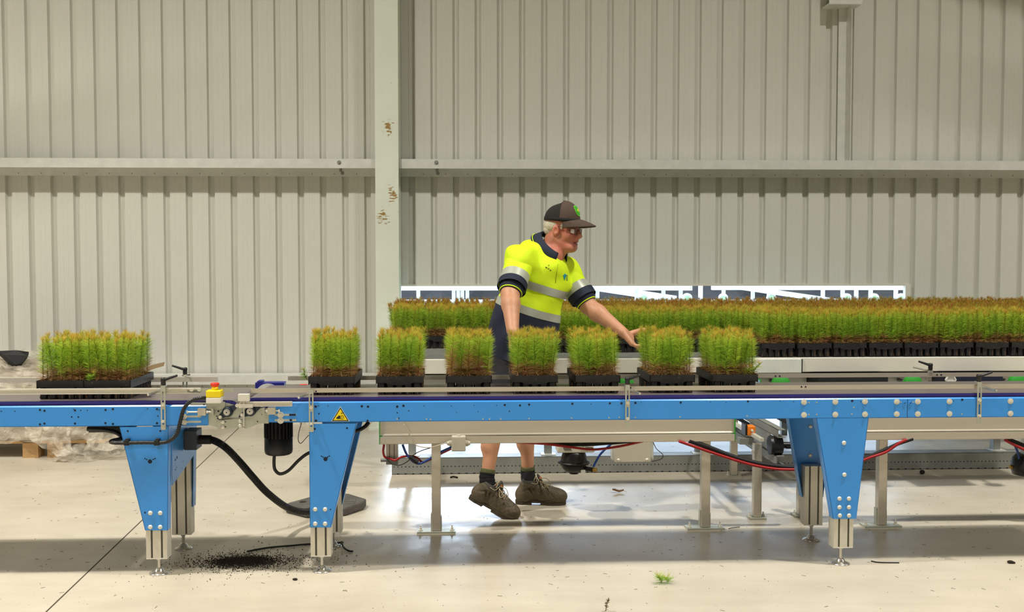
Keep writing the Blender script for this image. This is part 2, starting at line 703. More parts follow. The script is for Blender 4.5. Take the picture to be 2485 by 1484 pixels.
GT = 2.274
g = girt(-13.9, CU0, GT, 'trim_2', 'galvanised steel girt along the wall left of the column')
u, w = WL.px(823, 394, -0.204)
inst(bolt_head, 'bolt', g, (u, -0.204, w), scale=(0.9, 1, 0.9))
inst(bolt_head, 'bolt', g, (u + 0.005, -0.034, GT - 0.105), scale=(0.8, 1, 0.8))
MB().cyl((u, -0.11, GT - 0.02), (u, -0.11, GT - 0.10), 0.012, seg=8).build('bolt', M['galvd'], g)
g = girt(CU1, 13.9, GT, 'trim_3', 'galvanised steel girt along the wall right of the column')
u, w = WL.px(1059, 394, -0.204)
inst(bolt_head, 'bolt', g, (u, -0.204, w), scale=(0.9, 1, 0.9))
inst(bolt_head, 'bolt', g, (u + 0.005, -0.034, GT - 0.105), scale=(0.8, 1, 0.8))
MB().cyl((u, -0.11, GT - 0.02), (u, -0.11, GT - 0.10), 0.012, seg=8).build('bolt', M['galvd'], g)
girt(-13.9, CU0, 0.452, 'trim_4', 'low galvanised girt near the floor left of the column')

# vertical angle above the girt, right
ua, ub = WL.px(2036, 200, -0.06)[0], WL.px(2056, 200, -0.06)[0]
mb = MB()
mb.box((ub - 0.004, -0.16, GT), (ub + 0.002, -0.03, 7.6))
mb.box((ua, -0.036, GT), (ub, -0.03, 7.6))
mb.single('trim_5', M['galv'], 'thin vertical steel angle standing on the girt at right', None, WL, ub, 0, GT, kind='structure')
u0, w0 = WL.px(2012, 10, -0.2)
u1, _ = WL.px(2092, 10, -0.2)
MB().box((u0, -0.2, w0), (u1, -0.03, w0 + 0.012)).box((u0, -0.205, w0), (u1, -0.2, w0 + 0.25)).single('trim_6', M['galv'], 'steel cleat at the top of the vertical angle', None, WL, u0, 0, w0, kind='structure')

# portal frame rafter across the hall (above the picture); it throws the slanting shade on the wall
for k, (x0, z0, x1, z1) in enumerate(((-13.5, 2.95, -0.7, 6.3), (-0.7, 6.3, 13.5, 3.1))):
    rf = MB().bar((x0, -2.5, z0), (x1, -2.5, z1), 0.16, 0.20)
    rf.single('trim_%d' % (9 + k), M['galv'], None, None, WL, x0, -2.5, z0, kind='structure')

# ------------------------------------------------------------------ outside
M['ground'] = mat('yard_concrete', rgb(198, 196, 190), 0.8, var=0.12, vscale=0.8)
M['bank'] = mat('soil_bank', rgb(46, 38, 32), 0.95, var=0.5, vscale=2.2, bump=0.8, bscale=8, col2=rgb(18, 15, 13))
M['palegreen'] = mat('pale_green', rgb(190, 235, 190), 0.5)
M['whitepaint'] = mat('white_paint', rgb(240, 240, 236), 0.5)
MB().box((-40, 9.35, -0.12), (45, 60, -0.002)).single('trim_8', M['ground'], 'pale concrete yard outside the wall opening', None, WORLD, 0, 9.35, 0, kind='structure')
bm = bmesh.new()
NX, NY = 90, 10
rows = []
for j in range(NY + 1):
    row = []
    for i in range(NX + 1):
        x = -14 + 40 * i / NX
        t = j / NY
        hh = 3.2 * min(1, t * 1.4) * (0.85 + 0.2 * math.sin(x * 1.3) * math.sin(x * 0.37 + 1)) + 0.12 * math.sin(x * 5 + j)
        row.append(bm.verts.new((x, 21 + 6 * t + 0.3 * math.sin(x * 2.1 + j), hh * t ** 0.5 if t else -0.01)))
    rows.append(row)
for j in range(NY):
    for i in range(NX):
        bm.faces.new((rows[j][i], rows[j][i + 1], rows[j + 1][i + 1], rows[j + 1][i]))
me = bpy.data.meshes.new('soil_bank')
bm.to_mesh(me)
me.materials.append(M['bank'])
o = bpy.data.objects.new('soil_bank', me)
COL.objects.link(o)
tag(o, 'dark soil bank seen through the slot above the seedlings', 'soil bank')


def yard_bench(Y, xs0, xs1, tops, posts, wheels, label, name):
    """white outdoor bench frame; pixel columns turned into places on the vertical plane at distance Y"""
    a = P(xs0, 700, Y)
    r = thing(name, label, 'bench frame', WORLD, float(a[0]), Y, 0)
    z0, z1 = P(1500, tops[1], Y)[2], P(1500, tops[0], Y)[2]
    x1 = P(xs1, 700, Y)[0]
    MB().box((a[0], Y - 0.06, z0), (x1, Y + 0.06, z1)).build('top_beam', M['whitepaint'], r)
    zl = P(1500, 727, Y)[2]
    MB().box((a[0], Y - 0.04, zl - 0.07), (x1, Y + 0.04, zl)).build('lower_rail', M['whitepaint'], r)
    for px_ in posts:
        x = P(px_, 700, Y)[0]
        MB().box((x - 0.02, Y - 0.02, 0), (x + 0.02, Y + 0.02, z0)).build('post', M['whitepaint'], r)
    for px_ in wheels:
        x, z = P(px_, 722, Y)[0], P(px_, 722, Y)[2]
        MB().cyl((x, Y - 0.09, z), (x, Y - 0.05, z), 0.055, seg=20).cyl((x, Y - 0.1, z), (x, Y - 0.09, z), 0.03, seg=12, m=1).build('wheel', [M['whitepaint'], M['palegreen']], r)
    return r


yard_bench(11.6, 940, 1678, (688, 704), (1015, 1101, 1112, 1122, 1134, 1450, 1545, 1610, 1652), (1430, 1560, 1665), 'white bench frame outside the opening, behind the worker', 'yard_bench')
b2 = yard_bench(12.2, 1728, 2190, (688, 703), (1756, 1827, 1866, 1997, 2045, 2078, 2113, 2174), (1752, 1868, 2050, 2116, 2182), 'white bench frame outside the opening, near its right end', 'yard_bench')
p0, p1 = P(1780, 694, 12.1), P(2040, 732, 12.1)
MB().bar((p0[0], 12.1, p0[2]), (p1[0], 12.1, p1[2]), 0.05, 0.06).build('brace', M['whitepaint'], b2)
x = P(1700, 700, 13.5)[0]
MB().cyl((x, 13.5, 0), (x, 13.5, 2.2), 0.03, seg=10).single('yard_post', M['whitepaint'], 'pale round post between the two white bench frames outside', 'post', WORLD, float(x), 13.5, 0)
p0, p1 = P(1430, 694, 12.9), P(1640, 726, 12.9)
MB().bar((p0[0], 12.9, p0[2]), (p1[0], 12.9, p1[2]), 0.08, 0.09).bar((p1[0], 12.9, 0), (p1[0], 12.9, p1[2]), 0.06, 0.06, up=(0, 1, 0)).bar((p0[0], 12.9, 0), (p0[0], 12.9, p0[2]), 0.06, 0.06, up=(0, 1, 0)).single('yard_ramp', M['whitepaint'], 'sloping white rail outside, right of the worker', 'rail', WORLD, float(p1[0]), 12.9, 0)
# ------------------------------------------------------------------ conveyor line
bolt_dome = MB().lathe((0, 0, 0), [(0.0105, 0), (0.0105, 0.002), (0.0085, 0.0055), (0.004, 0.0075), (0.0, 0.008)], seg=12, axis=(0, -1, 0)).mesh('bolt', [M['bolt']])
bolt_washer = MB().cyl((0, 0, 0), (0, -0.002, 0), 0.0135, seg=18).cyl((0, -0.002, 0), (0, -0.0045, 0), 0.0095, seg=16).cyl((0, -0.0045, 0), (0, -0.009, 0), 0.0065, seg=6, sm=False).mesh('bolt', [M['bolt']])
hex_bolt = MB().cyl((0, 0, 0), (0, -0.009, 0), 0.0085, seg=6, sm=False).mesh('bolt', [M['bolt']])


def bolts(parent, pts, v, me=None, name='bolt', sc=1.0, back=False):
    for x, y in pts:
        u, w = C.px(x, y, v)
        inst(me or bolt_dome, name, parent, (u, v, w), scale=(sc, sc, sc), rot=(0, 0, math.pi) if back else None)


def side_rail(parent, u0, u1, wb, wt, holes, v0=0.0, depth=0.04, sgn=1):
    t = 0.003
    mb = MB()
    vb = v0 + sgn * depth
    mb.box((u0, v0, wb), (u1, v0 + sgn * t, wt - 0.006))
    mb.prism([(v0, wt - 0.006), (v0 + sgn * 0.006, wt), (v0 + sgn * 0.009, wt), (v0 + sgn * t, wt - 0.006)], 'u', u0, u1)
    mb.box((u0, v0 + sgn * 0.006, wt - 0.003), (u1, vb, wt))
    mb.box((u0, v0, wb), (u1, vb, wb + t))
    for x, y, r in holes:
        u, w = C.px(x, y, v0)
        disc(mb, u, v0, w, r, m=1)
    return mb.build('side_rail', [M['blue'], M['hole']], parent)


def extrusion(mb, u0, u1, v0, v1, w0, w1):
    """aluminium profile with two grooves in front and back"""
    wd = u1 - u0
    pts = []
    g, d = 0.0045, 0.008
    for f in (0.27, 0.75):
        c = u0 + wd * f
        pts += [(c - g, v0), (c - g, v0 + d), (c + g, v0 + d), (c + g, v0)]
    pts = [(u0, v0)] + pts + [(u1, v0), (u1, v1), (u0, v1)]
    mb.prism(pts, 'w', w0, w1)
    for f in (0.27, 0.75):
        c = u0 + wd * f
        mb.box((c - g, v0 + d - 0.001, w0), (c + g, v0 + d, w1), m=1)
    mb.box((u0, v0 - 0.0005, w0 - 0.004), (u1, v1, w0), m=2)


def foot(parent, u, v, wtop):
    mb = MB()
    mb.lathe((u, v, 0), [(0.044, 0), (0.044, 0.003), (0.036, 0.007), (0.022, 0.011), (0.018, 0.022), (0.012, 0.027), (0.0, 0.028)], seg=24)
    mb.cyl((u, v, 0.02), (u, v, wtop), 0.0075, seg=10)
    mb.cyl((u, v, wtop - 0.016), (u, v, wtop), 0.0125, seg=6, sm=False)
    return mb.build('levelling_foot', M['chrome'], parent)


def handle_mesh(lever):
    mb = MB()
    mb.lathe((0, 0, 0), [(0.008, 0), (0.011, 0.004), (0.011, 0.022), (0.0125, 0.028), (0.010, 0.036), (0, 0.038)], seg=12)
    mb.tube([(0, 0, 0.026), (lever * 0.02, 0, 0.032), (lever * 0.062, 0, 0.046)], lambda t: 0.008 - 0.003 * t, seg=8, n=4)
    return mb.mesh('clamp_lever', [M['black']])


LEV = {1: handle_mesh(1), -1: handle_mesh(-1)}


def bracket(parent, x, ytop, ybot, v=-0.004, lever=1, rod=1, w_top=None, far=False):
    """slotted upright holding the side guide, with a clamp block, a rod and a black lever"""
    u, wt = C.px(x, ytop, v)
    _, wb = C.px(x, ybot, v)
    hw, t = 0.0105, 0.004
    mb = MB()
    L = wt - wb
    s = [(0.10, 0.36), (0.52, 0.88)] if not far else [(0.2, 0.8)]
    sl = 0.0042
    ws = [wb]
    for a, b in s[::1]:
        ws += [wb + L * (1 - b), wb + L * (1 - a)]
    lv = sorted(ws + [wt])
    mb.box((u - hw, v - t, wb), (u - sl, v, wt))
    mb.box((u + sl, v - t, wb), (u + hw, v, wt))
    segs = sorted([(wb + L * (1 - b), wb + L * (1 - a)) for a, b in s])
    cur = wb
    for a, b in segs:
        mb.box((u - sl, v - t, cur), (u + sl, v, a))
        cur = b
    mb.box((u - sl, v - t, cur), (u + sl, v, wt))
    br = mb.build('guide_bracket', M['zinc'], parent)
    for f in (0.42, 0.80):
        inst(hex_bolt, 'bolt', br, (u, v - t, wt - L * f), scale=(0.85, 0.85, 0.85))
    if rod:
        # clamped round rod, sticking out towards the camera
        q = np.array((u, v, wt - 0.014))
        MB().cyl(q + np.array((0, 0.035, 0.0)), q + np.array((rod * 0.045, -0.07, -0.012)), 0.0055, seg=10).build('guide_rod', M['chrome'], br)
    if lever:
        MB().box((u - 0.009, v - 0.004, wt), (u + 0.009, v + 0.03, wt + 0.006)).build('clamp_block', M['zinc'], br)
        inst(LEV[lever], 'clamp_lever', br, (u, v + 0.006, wt + 0.004))
    return br


# heights
LB, LT, LBELT = 0.681, 0.774, 0.792       # left conveyor: rail bottom, rail top, belt
RB, RT, RBELT = 0.692, 0.785, 0.803       # right conveyor
GH = 0.848                                # top of the side guides
FARV = 0.49                               # far rail plane
UL0, UL1 = -3.3, C.px(505, 1000, 0)[0]
UR0, UR1 = C.px(652, 1000, 0)[0], 3.4


def belt(parent, u0, u1, wb, r0=True, r1=True):
    mb = MB()
    v0, v1 = 0.012, FARV - 0.012
    r = 0.03
    top = [(u0, wb)] if not r0 else []
    prof = []
    if r0:
        for k in range(9):
            a = math.pi / 2 + math.pi * k / 8
            prof.append((u0 + r * math.cos(a), wb - r + r * math.sin(a)))
    else:
        prof += [(u0, wb), (u0, wb - 2 * r)]
    if r1:
        for k in range(9):
            a = -math.pi / 2 + math.pi * k / 8
            prof.append((u1 + r * math.cos(a), wb - r + r * math.sin(a)))
    else:
        prof += [(u1, wb - 2 * r), (u1, wb)]
    n = len(prof)
    vs = [(a, v0, b) for a, b in prof] + [(a, v1, b) for a, b in prof]
    mb.add(vs, [(i, (i + 1) % n, n + (i + 1) % n, n + i) for i in range(n)])
    mb.add([(a, v0, b) for a, b in prof], [tuple(range(n))], 1)
    mb.add([(a, v1, b) for a, b in prof], [tuple(range(n - 1, -1, -1))], 1)
    mb.box((u0, v0 - 0.003, wb - 0.012), (u1, v0, wb + 0.0005), m=1)
    return mb.build('belt', [M['belt'], M['belt_edge']], parent)


# ---- left conveyor
cl = thing('belt_conveyor', 'blue belt conveyor at left, carrying two seedling trays side by side', 'conveyor', C, (UL0 + UL1) / 2, FARV / 2, 0)
H = [(3, 997, .0025), (36, 997, .0025), (97, 994, .005), (108, 996, .005), (97, 1029, .005), (108, 1027, .005), (178, 992, .002), (182, 995, .005), (196, 995, .0025), (212, 995, .0025),
     (174, 1011, .0035), (190, 1011, .0035), (182, 1027, .005), (256, 994, .005), (274, 992, .005), (256, 1026, .005), (274, 1028, .005), (358, 991, .0025), (381, 992, .005), (386, 994, .0025), (383, 1009, .003), (381, 1026, .005)]
side_rail(cl, UL0, UL1, LB, LT, H)
side_rail(cl, UL0, UL1 - 0.02, LB, LT, [], FARV, sgn=-1)
belt(cl, UL0, C.px(560, 980, 0)[0], LBELT, r0=False)
MB().cyl((C.px(560, 980, 0)[0], 0.02, LBELT - 0.03), (C.px(560, 980, 0)[0], FARV - 0.02, LBELT - 0.03), 0.0285, seg=24).build('end_roller', M['galvd'], cl)


def panel_leg(parent, plate, ext, ytop_ext, ybot_ext, side, boltpts, vpl=0.0, holes=(), cross=None, etop=0.5):
    """front leg: tapered blue plate with folded edges, aluminium leg below, levelling foot; far leg behind"""
    pts = [C.px(x, y, vpl) for x, y in plate]
    t = 0.003
    mb = MB()
    mb.prism(pts, 'v', vpl, vpl + t)
    # folded flanges along both sides
    for a, b in ((pts[0], pts[3]), (pts[1], pts[2])):
        s = 1 if (a is pts[0]) else -1
        mb.prism([(a[0], a[1]), (b[0], b[1]), (b[0] + s * t, b[1]), (a[0] + s * t, a[1])], 'v', vpl, vpl + 0.05)
    for x, y, r in holes:
        u, w = C.px(x, y, vpl)
        disc(mb, u, vpl, w, r, m=1, seg=16)
    leg = mb.build('leg_panel', [M['blue'], M['hole']], parent)
    u0, u1 = C.px(ext[0], ybot_ext, 0.006)[0], C.px(ext[1], ybot_ext, 0.006)[0]
    _, w0 = C.px(ext[0], ybot_ext, 0.006)
    mb = MB()
    extrusion(mb, u0, u1, 0.006, 0.075, w0, etop)
    mb.build('leg_profile', [M['alu'], M['alu_groove'], M['white_alu']], leg)
    foot(leg, (u0 + u1) / 2, 0.042, w0)
    bolts(leg, boltpts, vpl)
    # far leg: mirrored plate
    fv = FARV
    mb = MB()
    mb.prism(pts, 'v', fv - t, fv)
    for a, b in ((pts[0], pts[3]), (pts[1], pts[2])):
        s = 1 if (a is pts[0]) else -1
        mb.prism([(a[0], a[1]), (b[0], b[1]), (b[0] + s * t, b[1]), (a[0] + s * t, a[1])], 'v', fv - 0.05, fv)
    leg2 = mb.build('leg_panel', [M['blue']], parent)
    mb = MB()
    extrusion(mb, u0, u1, fv - 0.075, fv - 0.006, w0, etop)
    mb.build('leg_profile', [M['alu'], M['alu_groove'], M['white_alu']], leg2)
    foot(leg2, (u0 + u1) / 2, fv - 0.042, w0)
    if cross:
        cu, wa, wb_, wc = cross
        mb = MB()
        mb.prism([(0.05, wa), (fv - 0.05, wa), (fv - 0.05, wc), (0.05, wb_)], 'u', cu, cu + 0.003)
        for dv, dw, r in ((0.10, 0.17, .006), (0.13, 0.165, .006), (0.10, 0.215, .004), (0.12, 0.21, .003), (0.2, 0.2, .002), (0.2, 0.23, .002), (0.23, 0.15, .002), (0.23, 0.2, .002), (0.31, 0.135, .006), (0.33, 0.13, .006), (0.32, 0.165, .004)):
            mb.cyl((cu + 0.0031, dv, wa - dw), (cu + 0.0036, dv, wa - dw), r, seg=8, m=1, sm=False)
        mb.build('cross_panel', [M['blue'], M['hole']], leg)
    return leg, leg2, (u0, u1, w0)


legL, legL2, eL = panel_leg(cl, [(290, 1036), (409, 1034), (407, 1286), (352, 1286)], (355, 406), 1286, 1354, 1,
                            [(365, 1244), (389, 1244), (365, 1278), (389, 1278)],
                            holes=[(310, 1045, .004), (389, 1045, .004), (364, 1119, .0095), (352, 1112, .003), (356, 1114, .003), (376, 1112, .003), (372, 1114, .003), (352, 1243, .004)],
                            cross=(C.px(409, 1036, 0)[0] - 0.003, 0.678, 0.40, 0.47))
bracket(cl, 395.5, 938, 1042, lever=1, rod=-1)
# guides of the left conveyor
ug0, ug1 = UL0, C.px(488, 945, 0.03)[0]
mb = MB()
mb.box((ug0, 0.012, GH - 0.024), (ug1, 0.030, GH))
mb.box((ug0, 0.008, GH - 0.024), (ug1, 0.012, GH - 0.019))
mb.box((ug0, 0.008, GH - 0.007), (ug1, 0.012, GH))
mb.build('side_guide', M['alu'], cl)
u0, u1 = C.px(488, 945, 0.02)[0], C.px(568, 945, 0.02)[0]
MB().box((u0 - 0.06, 0.012, GH - 0.019), (u1, 0.016, GH - 0.003)).build('guide_tongue', M['zinc'], cl)
bolts(cl, [(466, 945), (484, 945)], 0.008, hex_bolt)
u1 = C.px(529, 920, FARV - 0.02)[0]
MB().box((UL0, FARV - 0.024, GH - 0.024), (u1, FARV - 0.008, GH)).build('side_guide', M['alu'], cl)
uu = C.px(449, 905, FARV)[0]
mb = MB()
mb.box((uu - 0.012, FARV - 0.004, LB), (uu - 0.005, FARV, GH)).box((uu + 0.005, FARV - 0.004, LB), (uu + 0.012, FARV, GH))
bfar = mb.build('guide_bracket', M['zinc'], cl)
MB().box((uu - 0.01, FARV - 0.012, GH), (uu + 0.01, FARV + 0.012, GH + 0.008)).cyl((uu - 0.012, FARV + 0.0, GH + 0.004), (uu + 0.03, FARV - 0.03, GH + 0.012), 0.005, seg=8).build('clamp_block', M['chrome'], bfar)
inst(LEV[-1], 'clamp_lever', bfar, (uu, FARV, GH + 0.008))

# ---- joint plates, bearings, emergency stop between both conveyors
VP = -0.004
u_ = lambda x: C.px(x, 1000, VP)[0]
w_ = lambda y, x=570: C.px(x, y, VP)[1]


def plate(parent, pts, v0, t, name, m, holes=()):
    mb = MB()
    mb.prism([C.px(x, y, v0) for x, y in pts], 'v', v0, v0 + t)
    for x, y, r in holes:
        u, w = C.px(x, y, v0)
        disc(mb, u, v0, w, r, m=1)
    return mb.build(name, [m, M['hole']], parent)


jp = plate(cl, [(462, 976), (546, 976), (588, 988), (588, 1010), (558, 1030), (528, 1036), (505, 1030), (470, 1030), (462, 1000)], 0.0035, 0.004, 'end_plate', M['zinc'], [(530, 997, .004), (526, 1009, .003), (495, 981, .003)])
plate(cl, [(528, 1019), (592, 1014), (592, 1037), (528, 1041)], -0.006, 0.004, 'adjuster_plate', M['zinc'], [(547, 1023, .003), (547, 1035, .003)])
bolts(cl, [(541, 1023), (541, 1036), (583, 1021), (583, 1032)], -0.006, bolt_dome, sc=0.9)


def slot_part(parent, x0, x1, y, fx0=None, fx1=None):
    mb = MB()
    a, w = C.px(x0, y, 0)
    b, _ = C.px(x1, y, 0)
    mb.box((a, -0.0012, w - 0.0045), (b, -0.0002, w + 0.0045))
    if fx0:
        c, d = C.px(fx0, y, 0)[0], C.px(fx1, y, 0)[0]
        mb.box((c, -0.002, w - 0.0043), (d, -0.001, w + 0.0043), m=1)
    mb.build('adjusting_slot', [M['zinc'], M['hole']], parent)


slot_part(cl, 440, 488, 1010)
slot_part(cl, 440, 488, 1023)
bolts(cl, [(447, 1010), (447, 1024)], -0.001, bolt_washer, sc=0.95)


def bearing(parent, cx, cy, bol):
    u, w = C.px(cx, cy, -0.006)
    mb = MB()
    pts = []
    (bx0, by0), (bx1, by1) = [C.px(x, y, -0.006) for x, y in bol]
    # rhombic flange: two ears + round middle
    ang = math.atan2(by1 - by0, bx1 - bx0)
    L = math.hypot(bx1 - bx0, by1 - by0) / 2
    for k in range(40):
        t = 2 * math.pi * k / 40
        rr = 0.024
        ex = max(abs(math.cos(t)) ** 3 * (L + 0.010), 0)
        x, y = math.cos(t) * max(rr, ex), math.sin(t) * rr
        pts.append((u + x * math.cos(ang) - y * math.sin(ang), w + x * math.sin(ang) + y * math.cos(ang)))
    mb.prism(pts, 'v', -0.016, -0.005)
    mb.lathe((u, -0.016, w), [(0.024, 0), (0.022, 0.008), (0.018, 0.012), (0.0155, 0.012)], seg=24, axis=(0, -1, 0))
    b = mb.build('bearing_housing', M['navyplastic'], parent)
    MB().cyl((u, -0.026, w), (u, -0.030, w), 0.0145, seg=20).cyl((u, -0.030, w), (u, -0.034, w), 0.010, seg=16).cyl((u, -0.034, w), (u, -0.0345, w), 0.003, seg=8, m=1).build('shaft_end', [M['chrome'], M['hole']], b)
    for x, y in bol:
        q = C.px(x, y, -0.016)
        inst(hex_bolt, 'bolt', b, (q[0], -0.016, q[1]), scale=(1.0, 1, 1.0))


bearing(cl, 553, 998, ((535, 1011), (576, 983)))
# tension bolts with square blocks
def tension(parent, x0, x1, y, bx0, bx1, nutx):
    a, w = C.px(x0, y, -0.012)
    b, _ = C.px(x1, y, -0.012)
    MB().cyl((a, -0.012, w), (b, -0.012, w), 0.0038, seg=8).cyl((a, -0.012, w), (a + 0.006, -0.012, w), 0.0075, seg=6, sm=False).cyl((C.px(nutx, y, -0.012)[0] - 0.003, -0.012, w), (C.px(nutx, y, -0.012)[0] + 0.003, -0.012, w), 0.0075, seg=6, sm=False).build('tension_bolt', M['bolt'], parent)
    c, d = C.px(bx0, y, -0.012)[0], C.px(bx1, y, -0.012)[0]
    MB().box((c, -0.024, w - 0.0155), (d, -0.001, w + 0.0155)).build('tension_block', M['cream'], parent, bevel=0.001)


tension(cl, 453, 519, 999, 481, 500, 503)
MB().box((C.px(514, 999, -.01)[0], -0.02, w_(1006)), (C.px(519, 999, -.01)[0], 0, w_(989))).build('lug', M['zinc'], cl)

# emergency stop on the end of the left conveyor
r = 0
ue0, ue1 = C.px(500, 960, -0.03)[0], C.px(536, 960, -0.03)[0]
we0, we1, we2 = C.px(518, 978, -0.03)[1], C.px(518, 964, -0.03)[1], C.px(518, 947, -0.03)[1]
es = MB().box((ue0, -0.035, we0), (ue1, 0.035, we1)).build('emergency_stop', M['white'], cl, bevel=0.004, label='red mushroom emergency stop on a yellow and white box')
MB().box((ue0, -0.035, we1), (ue1, 0.035, we2)).build('cover', M['yellow'], es, bevel=0.004)
uc = (ue0 + ue1) / 2
we3 = C.px(518, 938, 0)[1]
MB().lathe((uc, 0, we2), [(0.0145, 0), (0.0145, we3 - we2)], seg=20).build('collar', M['yellow'], es)
MB().lathe((uc, 0, we3 - 0.001), [(0.0135, 0), (0.0165, 0.006), (0.0195, 0.012), (0.0195, 0.016), (0.016, 0.0195), (0.0, 0.0205)], seg=24).build('push_button', M['red'], es)
MB().box((C.px(500, 978, -.01)[0], -0.004, we0 - 0.03), (C.px(545, 978, -.01)[0], 0.0, we0 + 0.003)).build('mounting_plate', M['zinc'], es)
# its conduit down to the leg
pts = [C.p3(502, 965, -0.0), C.p3(486, 966, -0.02), C.p3(464, 972, -0.03), C.p3(447, 990, -0.03), C.p3(438, 1020, -0.03), C.p3(430, 1050, -0.03), C.p3(412, 1068, -0.025), C.p3(392, 1073, -0.02), C.p3(350, 1073, -0.016), C.p3(290, 1074, -0.02), C.p3(270, 1072, 0.02), C.p3(275, 1068, 0.06), C.p3(300, 1063, 0.10)]
cond = MB().tube(pts, 0.0095, seg=10, n=10, ridges=0.12).build('stop_cable_conduit', M['black'], cl)
for x in (308, 381):
    u, w = C.px(x, 1073, -0.018)
    MB().box((u - 0.011, -0.030, w - 0.012), (u + 0.011, -0.001, w + 0.012)).box((u - 0.006, -0.026, w + 0.012), (u + 0.012, -0.004, w + 0.017)).build('conduit_clip', M['blackm'], cl, bevel=0.002)
pts = [C.p3(212, 1040, 0.12), C.p3(250, 1042, 0.12), C.p3(280, 1048, 0.11), C.p3(296, 1058, 0.10)]
MB().tube(pts, 0.011, seg=8).build('motor_cable', M['black'], cl)
u, w = C.px(233, 1040, 0.2)
MB().box((u - 0.02, 0.16, w - 0.01), (u + 0.16, 0.28, LB - 0.002)).build('cable_duct', M['blackm'], cl)

# control box on the left leg with the big hose
ub0, ub1 = C.px(440, 1065, 0.27)[0], C.px(481, 1065, 0.27)[0]
wb0, wb1 = C.px(460, 1089, 0.27)[1], C.px(460, 1042, 0.27)[1]
bx = MB().box((ub0 + 0.02, 0.24, wb0), (ub1, 0.34, wb1)).build('switch_box', mat('dark_grey_plastic', rgb(66, 68, 72), 0.5), cl, bevel=0.003)
MB().box((ub0, 0.24, wb0 + 0.004), (ub0 + 0.02, 0.34, wb1 - 0.004)).build('box_back', M['navyplastic'], bx, bevel=0.003)
MB().cyl((ub1, 0.29, (wb0 + wb1) / 2), (ub1 + 0.03, 0.29, (wb0 + wb1) / 2), 0.016, seg=14).build('gland', M['blackm'], bx)
hx = [C.p3(484, 1066, 0.29), C.p3(512, 1066, 0.29), C.p3(545, 1083, 0.32), C.p3(580, 1118, 0.36), C.p3(612, 1155, 0.42), C.p3(650, 1196, 0.52), C.p3(700, 1232, 0.72), C.p3(745, 1247, 0.86), C.p3(775, 1243, 1.0), C.p3(790, 1228, 1.15)]
hx = [(a, b, max(c, 0.075)) for a, b, c in hx]
hx[-1] = (hx[-1][0], hx[-1][1], 0.075)
hose = MB().tube(hx, 0.0185, seg=12, n=26, ridges=0.14).single('corrugated_hose', M['black'], 'thick black corrugated hose drooping from the switch box to the floor', 'hose', C, hx[0][0], hx[0][1], hx[0][2])
MB().cyl(C.p3(484, 1066, 0.29), C.p3(512, 1066, 0.29), 0.022, seg=14).build('hose_cuff', M['blackm'], hose)

# ---- right conveyor
cr = thing('belt_conveyor', 'long blue belt conveyor with seven seedling trays in front of the worker', 'conveyor', C, (UR0 + UR1) / 2, FARV / 2, 0)
H = [(766, 986, .0055), (773, 984, .0022), (796, 984, .0022), (774, 1003, .0035), (767, 1020, .0055), (878, 985, .0055), (893, 986, .0055), (892, 1020, .005), (964, 986, .0055), (964, 1001, .003), (968, 1014, .003), (979, 984, .0055), (992, 996, .0025),
     (1029, 984, .002), (1095, 984, .002), (1108, 1000, .002), (1150, 983, .002), (1160, 998, .002), (1205, 983, .002), (1225, 982, .005), (1236, 997, .003), (1262, 983, .005), (1284, 981, .005), (1389, 979, .005), (1434, 980, .002), (1480, 978, .005), (1508, 978, .0055),
     (1542, 977, .0055), (1556, 976, .002), (1652, 976, .005), (1724, 975, .002), (1762, 976, .002), (1815, 973, .005), (1893, 972, .002), (1926, 974, .002), (2068, 972, .0055), (2089, 974, .0025), (2335, 969, .0055), (2314, 972, .002)]
side_rail(cr, UR0, UR1, RB, RT, H)
side_rail(cr, UR0, UR1, RB, RT, [], FARV, sgn=-1)
belt(cr, C.px(612, 980, 0)[0], UR1, RBELT, r1=False)
MB().cyl((C.px(612, 980, 0)[0], 0.02, RBELT - 0.03), (C.px(612, 980, 0)[0], FARV - 0.02, RBELT - 0.03), 0.0285, seg=24).build('end_roller', M['galvd'], cr)
mb = MB()
for x, y in ((964, 1016), (1035, 1016), (1045, 1017), (1172, 1016), (1188, 1016), (1215, 1016), (1284, 1015), (1387, 1014), (1478, 1013), (1503, 1012), (1542, 1012), (1650, 1011), (1813, 1009), (1963, 976), (1982, 976), (1963, 1005), (1982, 1005), (2067, 1004), (2072, 988), (2334, 1004), (2186, 975), (2216, 975)):
    u, w = C.px(x, y, 0)
    mb.cyl((u, 0, w), (u, -0.001, w), 0.0036, seg=10, sm=False)
mb.build('rivets', M['zinc'], cr, kind='stuff')
bolts(cr, [(x, y) for x in (1951, 2027, 2099) for y in (975 - (x - 1951) * .01, 1006 - (x - 1951) * .01)], 0, bolt_washer)
bolts(cr, [(x, y) for x in (2176, 2227, 2304, 2452) for y in (974 - (x - 2176) * .005, 1004 - (x - 2176) * .005)], 0, bolt_washer)
bolts(cr, [(2195, 977), (2209, 977)], 0, MB().cyl((0, 0, 0), (0, -0.004, 0), 0.0075, seg=12).cyl((0, -0.004, 0), (0, -0.0042, 0), 0.003, seg=8, m=1).mesh('bolt', [M['blue'], M['hole']]))
uj = C.px(2202, 990, 0)[0]
MB().box((uj - 0.0008, -0.0006, RB), (uj + 0.0008, 0.001, RT - 0.006)).build('rail_joint', M['hole'], cr)
plate(cr, [(590, 990), (652, 990), (652, 1027), (628, 1027), (612, 1034), (596, 1040), (590, 1037)], 0.0035, 0.004, 'end_plate', M['zinc'], [(625, 1022, .003), (635, 1005, .002)])
bearing(cr, 609, 996, ((588, 1006), (636, 982)))
slot_part(cr, 667, 719, 1006, 702, 718)
slot_part(cr, 667, 719, 1019, 703, 709)
bolts(cr, [(681, 1006), (681, 1020)], -0.001, bolt_washer, sc=1.05)
